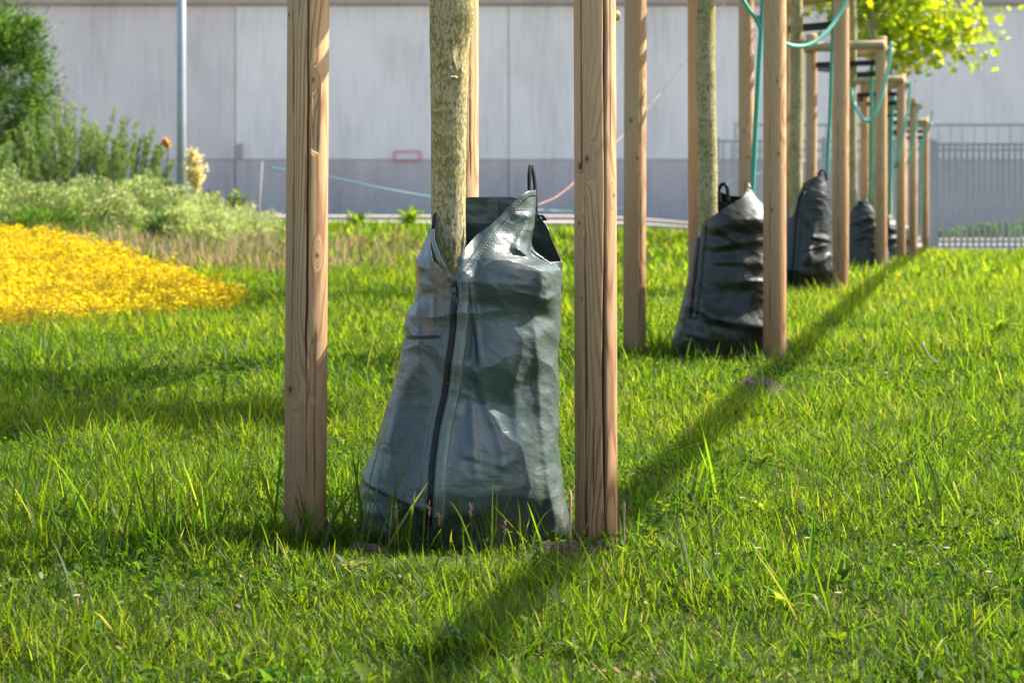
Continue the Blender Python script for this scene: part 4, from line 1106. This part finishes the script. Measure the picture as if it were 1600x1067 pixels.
def weed(X_, Y_, n, L, W, col, seed, label, name='broadleaf_weed', up=(.3, 1.2), lobes=0, h0=0.0, cat='weed', group='broadleaf weeds in the lawn'):
    g = np.random.default_rng(seed); z0 = float(ground(X_, Y_)); Vs, Fs, Cs, off = [], [], [], 0
    for q in range(n):
        V, Fq = leaf_strip((X_, Y_, z0+h0*g.uniform(.3, 1)), g.uniform(0, 6.28), L*g.uniform(.6, 1.2), W*g.uniform(.7, 1.2), g.uniform(*up), g.uniform(.5, 1.6), 9 if lobes else 7, lobes)
        Vs.append(V-[X_, Y_, z0]); Fs.append(Fq+off); off += len(V); Cs.append(np.tile(np.array(col)*g.uniform(.7, 1.3), (len(V), 1)))
    me = mesh_np(name, np.concatenate(Vs), np.concatenate(Fs), True, {'col': np.concatenate(Cs)})
    return tag(link(name, me, M_leaf, None, (X_, Y_, z0)), label, cat, group)
W_ = [(1195, 815, 16, .06, .014, (.15, .24, .03), 'pale green leafy weed standing in the lawn right of the nearest stakes', 0, (.6, 1.4)),
      (1020, 850, 12, .055, .020, (.06, .12, .03), 'dark green leafy weed low beside the right stake foot', .3, (.5, 1.3)),
      (1000, 645, 14, .05, .014, (.10, .19, .03), 'leafy weed with pale tops right behind the right stake', 0, (.4, 1.2)),
      (270, 855, 16, .07, .018, (.045, .10, .02), 'dark jagged leaved weed in the shaded grass left of the left stake', .5, (.6, 1.4)),
      (1560, 525, 22, .11, .028, (.13, .22, .04), 'bright broad leaved weed in the lawn at the right edge', 0, (.4, 1.2)),
      (545, 905, 9, .05, .012, (.16, .20, .11), 'pale grey green weed leaf below the left foot of the bag', .2, (.4, 1.2)),
      (725, 1020, 18, .045, .012, (.11, .18, .06), 'ragged grey green weed at the bottom edge beside the shadow', .5, (.3, 1.2)),
      (830, 1000, 18, .045, .011, (.10, .17, .07), 'ragged grey green thistle rosette near the bottom centre', .5, (.3, 1.2)),
      (870, 960, 14, .04, .010, (.12, .18, .08), 'small grey green thistle just right of the near shadow', .5, (.3, 1.2)),
      (900, 1035, 14, .04, .010, (.12, .18, .07), 'small ragged weed at the bottom edge right of centre', .5, (.3, 1.2)),
      (945, 820, 8, .05, .018, (.13, .20, .12), 'pale leaf tuft at the foot of the right stake', .4, (.6, 1.4)),
      (1310, 690, 12, .05, .014, (.09, .17, .05), 'mid green rosette in the lawn right of the row shadow', 0, (.3, 1.1)),
      (150, 1010, 12, .045, .012, (.12, .20, .05), 'light green rosette near the bottom left corner', .2, (.3, 1.1)),
      (1225, 965, 12, .05, .013, (.15, .23, .04), 'yellowish leafy weed in the lower right lawn', 0, (.4, 1.2)),
      (640, 345, 40, .25, .07, (.13, .22, .03), 'bushy bright green weed at the lawn edge behind the nearest trunk', 0, (.5, 1.4)),
      (560, 350, 34, .22, .06, (.11, .20, .03), 'bushy green weed at the far lawn edge right of the left stake', 0, (.5, 1.4))]
for q, (a, b_, n_, L_, w_, c_, lab, lo, up_) in enumerate(W_):
    X_, Y_ = gxy(a, b_) if b_ > 400 else ((a-800)/F*29, 29)
    weed(X_, Y_, n_, L_, w_, c_, 500+q, lab, lobes=lo, up=up_, h0=.02 if b_ > 400 else .12)
# scattered small clover-like leaves as ground cover between the blades
def flecks(n, region, size, cols, seed, h=(.005, .035)):
    g = np.random.default_rng(seed); x0, x1, ya, yb = region
    Y = np.sqrt(g.uniform(ya*ya, yb*yb, n)); X = (x0+(x1-x0)*g.uniform(0, 1, n))*Y
    k = sstep(fbm(X*2.2, Y*2.2, 0, 3, seed), -.1, .5) > g.uniform(0, 1, n); X, Y = X[k], Y[k]; n = len(X)
    for (ex, ey, rx_, ry_) in TO_EXCL[:4]:
        kk = ((X-ex)/rx_)**2+((Y-ey)/ry_)**2 > 1; X, Y = X[kk], Y[kk]
    n = len(X); Pz = ground(X, Y)+g.uniform(*h, n)
    a = g.uniform(0, 6.28, n); s_ = size*g.uniform(.5, 1.3, n); ti = g.normal(0, .45, n); tj = g.normal(0, .45, n)
    cn = [(-1, 0), (-.3, -.55), (.6, -.5), (1, 0), (.6, .5), (-.3, .55)]
    Vs = [np.stack([X+s_*(u*np.cos(a)-v*np.sin(a)), Y+s_*(u*np.sin(a)+v*np.cos(a)), Pz+s_*(u*ti+v*tj)], -1) for u, v in cn]
    V = np.stack(Vs, 1).reshape(-1, 3); b0 = (np.arange(n)*6)[:, None]
    Q = np.concatenate([b0+np.array([[0, 1, 2, 3]]), b0+np.array([[0, 3, 4, 5]])])
    C = np.asarray(cols)[g.integers(0, len(cols), n)]*g.uniform(.7, 1.3, (n, 1))
    return V, Q, np.repeat(C, 6, 0)
V, Q, C = flecks(80000, (-.3, .3, 3.0, 12), .0075, [(.035, .10, .008), (.05, .12, .010), (.08, .14, .012), (.03, .085, .012)], 71, (.008, .045))
g = np.random.default_rng(808)
Vr, Qr, Cr, off = [V], [Q], [C], len(V)
for q in range(420):
    Y_ = math.sqrt(g.uniform(10, 150)); X_ = g.uniform(-.26, .26)*Y_
    if min(math.hypot(X_-a_[0], Y_-a_[1])/max(a_[2], .1) for a_ in TO_EXCL) < 1.15: continue
    z0 = float(ground(X_, Y_)); col = np.array([(.05, .12, .02), (.07, .13, .03), (.10, .15, .05), (.04, .09, .02), (.11, .17, .02)][g.integers(0, 5)])
    lo = g.choice([0, .35]); L_ = g.uniform(.025, .055)
    for k in range(g.integers(5, 11)):
        V1, Q1_ = leaf_strip((X_, Y_, z0+.01), g.uniform(0, 6.28), L_*g.uniform(.6, 1.2), L_*g.uniform(.2, .38), g.uniform(.4, 1.3), g.uniform(.5, 1.5), 7, lo)
        Vr.append(V1); Qr.append(Q1_+off); off += len(V1); Cr.append(np.tile(col*g.uniform(.75, 1.25), (len(V1), 1)))
V, Q, C = np.concatenate(Vr), np.concatenate(Qr), np.concatenate(Cr)
tag(link('ground_cover', mesh_np('ground_cover', V, Q, True, {'col': C}), M_leaf), 'small round clover leaves spread low between the lawn grass blades', 'clover', kind='stuff')
V, Q, C = flecks(9000, (-.3, .3, 3.0, 9.5), .006, [(.30, .24, .14), (.22, .15, .08), (.38, .33, .22)], 73, (.002, .03))
tag(link('dead_litter', mesh_np('dead_litter', V, Q, True, {'col': C}), M_petal), 'straw coloured dry bits of dead grass scattered in the lawn', 'litter', kind='stuff')

# tiny white lawn flowers
FL = [(1160, 820, 'tiny white flower beside the pale leafy weed'), (1262, 888, 'tiny white flower below the pale leafy weed'), (1185, 905, 'small white daisy in the lower right lawn'), (1120, 915, 'small white flower low in the right lawn'),
      (1480, 905, 'white flower tuft in the grass at lower right'), (1310, 980, 'white flower near the bottom right'), (1545, 945, 'white clover head near the right bottom edge'), (880, 893, 'tiny white flower at the shadow edge'),
      (120, 985, 'tiny cream flower at lower left'), (1035, 430, 'pale seed clock in the lawn behind the second left stake'), (1560, 448, 'white flower far out on the right lawn'), (1385, 610, 'small white flower in the middle of the right lawn'), (205, 575, 'small orange flower in the lawn below the yellow bed')]
for q, (a, b_, lab) in enumerate(FL):
    X_, Y_ = gxy(a, b_); z0 = float(ground(X_, Y_)); sc_ = .0055*max(1, Y_/6)
    e = empty('lawn_flower', (X_, Y_, z0)); tag(e, lab, 'flower', 'tiny flowers in the lawn')
    mb = MB(); hz = z0+.06; mb.tube([(X_, Y_, z0), (X_+.003, Y_, z0+.03), (X_, Y_, hz)], .0009, 5); mb.build('stem', M_twig, e)
    g = np.random.default_rng(q); Vs, Fs, off = [], [], 0
    for k in range(12):
        V, Fq = leaf_strip((X_, Y_, hz), k*math.pi/6, sc_*1.3, sc_*.6, .5, .8, 5); Vs.append(V-[X_, Y_, z0]); Fs.append(Fq+off); off += len(V)
    V = np.concatenate(Vs); cc_ = (.75, .72, .65) if q != 12 else (.7, .28, .02)
    link('petals', mesh_np('petals', V, np.concatenate(Fs), True, {'col': np.tile(cc_, (len(V), 1))}), M_petal, e, (X_, Y_, z0))
# bent dry stalk on the right lawn
X_, Y_ = gxy(1462, 575); mb = MB()
mb.tube(smooth_path([(X_, Y_, float(ground(X_, Y_))), at(1464, 566, Y_), at(1452, 556, Y_), at(1446, 545, Y_), at(1442, 540, Y_)], 6), .0022, 6)
mb.tube([at(1442, 546, Y_), at(1442, 540, Y_), at(1443, 534, Y_)], [.002, .006, .002], 8)
tag(mb.build('dry_stalk', M_pale, None, (X_, Y_, float(ground(X_, Y_)))), 'bent pale dry flower stalk in the lawn on the right', 'dry stalk')

# bare soil
lab = ['small crumbly molehill of brown soil where the row shadow crosses the right lawn', 'bare soil and dead stems at the right foot of the nearest bag', 'bare soil patch at the left foot of the nearest bag', 'bit of bare soil right of the right stake foot', 'small bare soil spot in the right lawn']
for q, (ex, ey, rx_, ry_) in enumerate(SOIL):
    n = 48; u = np.linspace(-1, 1, n); U, Vv = np.meshgrid(u, u)
    X = ex+U*rx_*1.15; Y = ey+Vv*ry_*1.15; rad = np.sqrt(U**2+Vv**2)
    hgt = (.040 if q == 0 else .016)*(1-sstep(rad, .35, 1.0))+.009*np.abs(fbm(X*55, Y*55, 0, 3, q))*(1-sstep(rad, .8, 1.05))-.004*sstep(rad, .9, 1.1)
    Z = ground(X, Y)+hgt
    i = (np.arange(n-1)[:, None]*n+np.arange(n-1)[None]).ravel(); z0 = float(ground(ex, ey))
    V = np.stack([X-ex, Y-ey, Z-z0], -1).reshape(-1, 3)
    tag(link('soil_heap', mesh_np('soil_heap', V, np.stack([i, i+1, i+n+1, i+n], 1), False), M_dirt, None, (ex, ey, z0)), lab[q], 'soil')

# ------------------------------------------------------------------ yellow sedum bed
g = np.random.default_rng(12); n = 190000
X = g.uniform(-5.2, -1.2, n); Y = g.uniform(10.9, 19.3, n)
jx, jy = .10+.14*vnoise(X*4, Y*4, 0, 3)+.08*vnoise(X*14, Y*12, 0, 33), .22*vnoise(X*4, Y*4, 5, 4)+.1*g.normal(0, 1, n)
k = in_poly(X+jx, Y+jy, SEDUM) & (vnoise(X*7, Y*7, 0, 8)+.5*vnoise(X*22, Y*18, 0, 18) > -.95); X, Y = X[k], Y[k]; n = len(X)
H = .035+.035*vnoise(X*9, Y*9, 0, 1)+.035*vnoise(X*28, Y*20, 0, 21)+g.uniform(0, .05, n)
V_, Q_, C_ = [], [], []
Z = ground(X, Y)
cols = np.array([(.86, .67, .014), (.88, .73, .022), (.85, .62, .014), (.90, .77, .04), (.76, .50, .03)])
a = g.uniform(0, 6.28, n); s_ = g.uniform(.0035, .0085, n)
for (u, v, w) in ((-1, -1, -.5), (1, -1, -.5), (1.2, 1, .6), (-1, 1.1, .8)):
    V_.append(np.stack([X+s_*(u*np.cos(a)-v*np.sin(a)*.5), Y+s_*(u*np.sin(a)+v*np.cos(a)*.5), Z+H+s_*v*g.uniform(.1, .9, n)], -1))
V = np.stack(V_, 1).reshape(-1, 3); Q1 = (np.arange(n)*4)[:, None]+np.array([[0, 1, 2, 3]])
ci = np.clip((2+1.6*vnoise(X*2.5, Y*2.5, 0, 2)+g.normal(0, .9, n)).astype(int), 0, 4); orange = sstep(vnoise(X*2.2, Y*1.6, 0, 14), 0, .6)[:, None]
C = cols[ci]*g.uniform(.8, 1.1, (n, 1)); C = C*(1-.3*orange)+np.array([.66, .36, .02])*.3*orange
C1 = np.repeat(C, 4, 0)
ns = n//2; Xs, Ys, Zs, Hs = X[:ns], Y[:ns], Z[:ns], H[:ns]; w_ = .003
V2 = np.stack([np.stack([Xs-w_, Ys, Zs], -1), np.stack([Xs+w_, Ys, Zs], -1), np.stack([Xs+w_, Ys, Zs+Hs], -1), np.stack([Xs-w_, Ys, Zs+Hs], -1)], 1).reshape(-1, 3)
Q2 = (np.arange(ns)*4)[:, None]+np.array([[0, 1, 2, 3]])+len(V)
C2 = np.tile((.45, .36, .03), (len(V2), 1))
tag(link('stonecrop_carpet', mesh_np('stonecrop_carpet', np.concatenate([V, V2]), np.concatenate([Q1, Q2]), True, {'col': np.concatenate([C1, C2])}), M_petal), 'bright yellow flowering stonecrop carpet on the left bank', 'flowers', kind='stuff')

# ------------------------------------------------------------------ shrubs at the left
def leafcloud(P, dirs, L, W, cols, seed):
    g = np.random.default_rng(seed); n = len(P)
    d = dirs/np.linalg.norm(dirs, axis=1)[:, None]; r_ = g.normal(size=(n, 3)); s_ = np.cross(d, r_); s_ /= np.linalg.norm(s_, axis=1)[:, None]
    l = (L*g.uniform(.6, 1.3, n))[:, None]; w = (W*g.uniform(.7, 1.2, n))[:, None]
    V = np.stack([P, P+d*l*.5-s_*w*.5, P+d*l, P+d*l*.5+s_*w*.5], 1).reshape(-1, 3)
    C = np.asarray(cols)[g.integers(0, len(cols), n)]*g.uniform(.7, 1.25, (n, 1))
    return V, (np.arange(n)*4)[:, None]+np.array([[0, 1, 2, 3]]), np.repeat(C, 4, 0)
def spire_bush(name, X_, Y_, wd, ht, nsp, cols, label, seed, leafL=.05, leafW=.009, cat='shrub', group='upright green shrubs at the left', per=330, tip=None):
    g = np.random.default_rng(seed); z0 = float(ground(X_, Y_))
    e = empty(name, (X_, Y_, z0)); tag(e, label, cat, group)
    Ps, Ds, mb = [], [], MB()
    for q in range(nsp):
        a = g.uniform(0, 6.28); rr_ = math.sqrt(g.uniform(0, 1)); bx, by = X_+wd*.5*rr_*math.cos(a), Y_+wd*.5*rr_*math.sin(a)
        h = ht*(1-.35*rr_**2)*g.uniform(.72, 1.05); lx, ly = .25*h*rr_*math.cos(a), .25*h*rr_*math.sin(a)
        p = smooth_path([(X_+(bx-X_)*.4, Y_+(by-Y_)*.4, z0-.02), (bx, by, z0+h*.45), (bx+lx, by+ly, z0+h)], 8)
        mb.tube(p, np.linspace(.006, .002, len(p)), 5)
        t = g.uniform(.12, 1, per)**.8; idx = t*(len(p)-1); i0 = np.floor(idx).astype(int).clip(0, len(p)-2); f = (idx-i0)[:, None]
        c = p[i0]*(1-f)+p[i0+1]*f; aa = g.uniform(0, 6.28, per)
        Ps.append(c); Ds.append(np.stack([np.cos(aa), np.sin(aa), g.uniform(.3, 1.6, per)], -1))
    V, Q, C = leafcloud(np.concatenate(Ps), np.concatenate(Ds), leafL, leafW, cols, seed+1)
    if tip is not None:
        zz = (V[:, 2]-z0)/ht; k = sstep(zz, .5, 1.0)[:, None]; C = C*(1-k*.6)+np.array(tip)*k*.6
    link('foliage', mesh_np('foliage', V-[X_, Y_, z0], Q, True, {'col': C}), M_shrub, e, (X_, Y_, z0)); mb.build('stems', M_twig, e)
    return e
def mound(name, X_, Y_, rx_, ry_, ht, n, cols, label, seed, L=.042, W=.008, flowers=None, cat='shrub', group='low cream flowering mounds', lump=.32):
    g = np.random.default_rng(seed); z0 = float(ground(X_, Y_))
    e = empty(name, (X_, Y_, z0)); tag(e, label, cat, group)
    d = g.normal(size=(n, 3)); d[:, 2] = np.abs(d[:, 2]); d /= np.linalg.norm(d, axis=1)[:, None]
    lum = 1+lump*fbm(d[:, 0]*3+seed, d[:, 1]*3, d[:, 2]*3, 3, seed)
    rr_ = g.uniform(.35, 1, n)**.4*lum
    P = np.array([X_, Y_, z0])+d*rr_[:, None]*np.array([rx_, ry_, ht])
    V, Q, C = leafcloud(P, d+g.normal(size=(n, 3))*.5+[0, 0, .35], L, W, cols, seed)
    link('foliage', mesh_np('foliage', V-[X_, Y_, z0], Q, True, {'col': C}), M_shrub, e, (X_, Y_, z0))
    mb = MB()
    for q in range(14):
        dd = d[q]; p = np.array([X_, Y_, z0]); mb.tube([p, p+dd*np.array([rx_, ry_, ht])*.5, p+dd*np.array([rx_, ry_, ht])*.9], [.008, .005, .002], 5)
    mb.build('stems', M_twig, e)
    if flowers:
        m_, fc, fs = flowers; i = g.choice(n, m_); sel = d[i]; sel = sel/np.linalg.norm(sel, axis=1)[:, None]
        P2 = np.array([X_, Y_, z0])+sel*(1.0*lum[i]+.03)[:, None]*np.array([rx_, ry_, ht])
        V, Q, C = leafcloud(P2, g.normal(size=(m_, 3))+[0, 0, .4], fs, fs*.8, fc, seed+5)
        link('blossom', mesh_np('blossom', V-[X_, Y_, z0], Q, True, {'col': C}), M_petal, e, (X_, Y_, z0))
    return e
def PX(px_, Y_): return (px_-800)/F*Y_
DKG = [(.05, .11, .015), (.07, .14, .02), (.10, .19, .025), (.035, .08, .012)]
MDG = [(.10, .17, .06), (.14, .21, .08), (.19, .25, .12), (.07, .13, .04)]
LTG = [(.24, .30, .15), (.30, .35, .19), (.17, .23, .10), (.38, .40, .25)]
CRM = [(.62, .62, .36), (.70, .68, .42), (.52, .56, .28)]
# conifer-like dark bush (trunk and clumped crown)
def conifer(X_, Y_, rad, zc, label, seed, name='evergreen_tree'):
    z0 = float(ground(X_, Y_)); e = empty(name, (X_, Y_, z0)); tag(e, label, 'tree')
    mb = MB(); mb.tube([(X_, Y_, z0-.05), (X_, Y_, z0+zc), (X_, Y_, z0+zc+rad[2]*.8)], [.07, .05, .015], 10); mb.build('trunk', M_bark, e)
    pts, cc = crown_points((X_, Y_, z0+zc), rad, 42000, seed, 200, .11)
    g = np.random.default_rng(seed)
    out_ = pts-np.array([X_, Y_, z0+zc])
    V, Q, C = leafcloud(pts, out_/np.asarray(rad)+g.normal(size=pts.shape)*.5, .060, .016, DKG+[(.14, .22, .05)], seed)
    link('crown', mesh_np('crown', V-[X_, Y_, z0], Q, True, {'col': C}), M_shrub, e, (X_, Y_, z0))
conifer(PX(-18, 24.5), 24.5, (.66, .55, 1.15), 1.30, 'rounded dark green evergreen tree at the left edge in front of the wall', 77)
spire_bush('rosemary_shrub', PX(20, 22.5), 22.5, .95, 1.15, 46, MDG, 'soft green upright shrub at the left edge below the dark evergreen', 81)
spire_bush('rosemary_shrub', PX(118, 22), 22, .8, 1.22, 44, MDG, 'tall spiky light green shrub just right of the dark evergreen', 82, tip=(.20, .26, .10))
spire_bush('rosemary_shrub', PX(195, 22.4), 22.4, .6, 1.08, 36, MDG, 'narrow spiky green shrub between the tall shrub and the pole', 83, tip=(.22, .27, .10))
spire_bush('rosemary_shrub', PX(240, 21.6), 21.6, .40, .55, 14, MDG, 'short spiky green shrub left of the pole foot', 84)
spire_bush('rosemary_shrub', PX(-30, 21.0), 21.0, .8, .75, 24, MDG, 'green shrub cut by the left picture edge behind the cream mounds', 85)
mound('cotton_lavender', PX(20, 19.3), 19.3, .50, .4, .42, 12000, LTG+MDG, 'pale green mound at the left edge above the yellow flowers', 91, flowers=(900, CRM, .022))
mound('cotton_lavender', PX(130, 19.6), 19.6, .42, .4, .40, 12000, LTG+MDG, 'large cream speckled mound under the tall spiky shrub', 92, flowers=(1500, CRM, .022))
mound('cotton_lavender', PX(228, 19.9), 19.9, .38, .4, .40, 11000, LTG+MDG, 'cream speckled mound left of the pole foot', 93, flowers=(1500, CRM, .022))
mound('cotton_lavender', PX(312, 20.2), 20.2, .36, .35, .30, 9000, LTG, 'pale yellow green mound below the cream plume', 94, flowers=(1100, CRM, .020))
mound('cotton_lavender', PX(385, 20.5), 20.5, .33, .35, .22, 4500, LTG, 'low pale mound furthest right, near the thin pale stick', 95, flowers=(700, CRM, .018))
mound('green_bush', PX(75, 18.3), 18.3, .42, .2, .22, 4500, DKG, 'dark green low bush right behind the yellow carpet', 96, group=None)
mound('green_bush', PX(262, 18.6), 18.6, .22, .2, .24, 3000, DKG+MDG, 'small mid green bush in front of the cream mounds', 97, group=None)
mound('green_bush', PX(440, 22), 22, .16, .2, .10, 1500, [(.14, .22, .03), (.2, .26, .04)], 'small yellow green tuft at the left stake by the lawn edge', 98, group=None)
mound('cotton_lavender', PX(300, 18.6), 18.6, .36, .3, .26, 7000, LTG, 'pale green mound in front of the plume, nearest the lawn', 101, flowers=(900, CRM, .018))
mound('cotton_lavender', PX(372, 19.2), 19.2, .30, .3, .20, 5000, LTG, 'small pale mound between the plume and the left stake', 102, flowers=(600, CRM, .016))
# cream plume (seed head of a tall plant)
def plume(px_, Y_, pt, pb, wd, cols, label, name, seed, bl=.05):
    X_ = PX(px_, Y_); z0 = float(ground(X_, Y_)); e = empty(name, (X_, Y_, z0)); tag(e, label, 'plant')
    A = at(px_, pb, Y_); B = at(px_-4, pt, Y_); mb = MB(); mb.tube(smooth_path([(X_, Y_, z0), A, B], 6), .006, 6); mb.build('stem', M_twig, e)
    g = np.random.default_rng(seed); n = 700; t = g.uniform(0, 1, n)
    P = A+(B-A)*t[:, None]+g.normal(size=(n, 3))*wd*(np.sin(np.pi*np.clip(t*.85+.1, 0, 1))**.7)[:, None]*[1, 1, .6]
    V, Q, C = leafcloud(P, g.normal(size=(n, 3))+[0, 0, .2], bl, bl*.45, cols, seed)
    link('plume_head', mesh_np('plume_head', V-[X_, Y_, z0], Q, True, {'col': C}), M_petal, e, (X_, Y_, z0))
plume(306, 20.8, 238, 292, .038, [(.78, .70, .38), (.70, .62, .30), (.82, .76, .48)], 'creamy yellow flower plume right of the grey pole', 'plume_plant', 5)
plume(262, 21.5, 219, 228, .009, [(.72, .44, .18), (.8, .50, .2)], 'small orange flower head left of the grey pole', 'orange_flower', 6, .03)
spire_bush('leafy_stem_plant', PX(258, 21.5), 21.5, .12, .55, 4, MDG, 'thin green leafy plant under the orange flower', 86, .06, .02, group=None, per=40)
spire_bush('leafy_stem_plant', PX(345, 21.0), 21.0, .36, .42, 9, [(.14, .20, .03), (.24, .26, .03), (.07, .13, .03)], 'loose yellow green sapling right of the cream plume', 87, .06, .03, group=None, per=34)
X_ = PX(406, 22.5); mb = MB(); mb.tube([(X_-.01, 22.5, float(ground(X_, 22.5))), at(405, 320, 22.5), at(410, 252, 22.5)], [.010, .008, .004], 8)
tag(mb.build('thin_stick', M_pale, None, (X_, 22.5, float(ground(X_, 22.5)))), 'thin pale pinkish stick standing left of the left stake', 'stick')
# hedge strip behind the fence
mound('low_hedge', 11.0, 46, 3.6, .4, .42, 9000, DKG, 'low dark hedge behind the barred fence at the right', 99, .09, .03, group=None, lump=.1, cat='hedge')

# single leaves hanging in at the top edge
def one_leaf(px_, py_, Y_, s_, col, label, rot):
    V, Ft, C = maple_leaf_cloud(np.array([at(px_, py_, Y_)]), s_, [col], rot)
    c = at(px_, py_, Y_)
    return tag(link('hanging_leaf', mesh_np('hanging_leaf', V-c, Ft, True, {'col': C}), M_leaf, None, tuple(c)), label, 'leaf')
one_leaf(872, -2, 5.25, .055, (.62, .40, .03), 'yellow maple leaf poking in at the top edge left of the right stake', 3)
one_leaf(1424, 108, 22.9, .16, (.60, .30, .05), 'withered orange leaf cluster under the bright crown', 8)
print('scene built', len(bpy.data.objects))
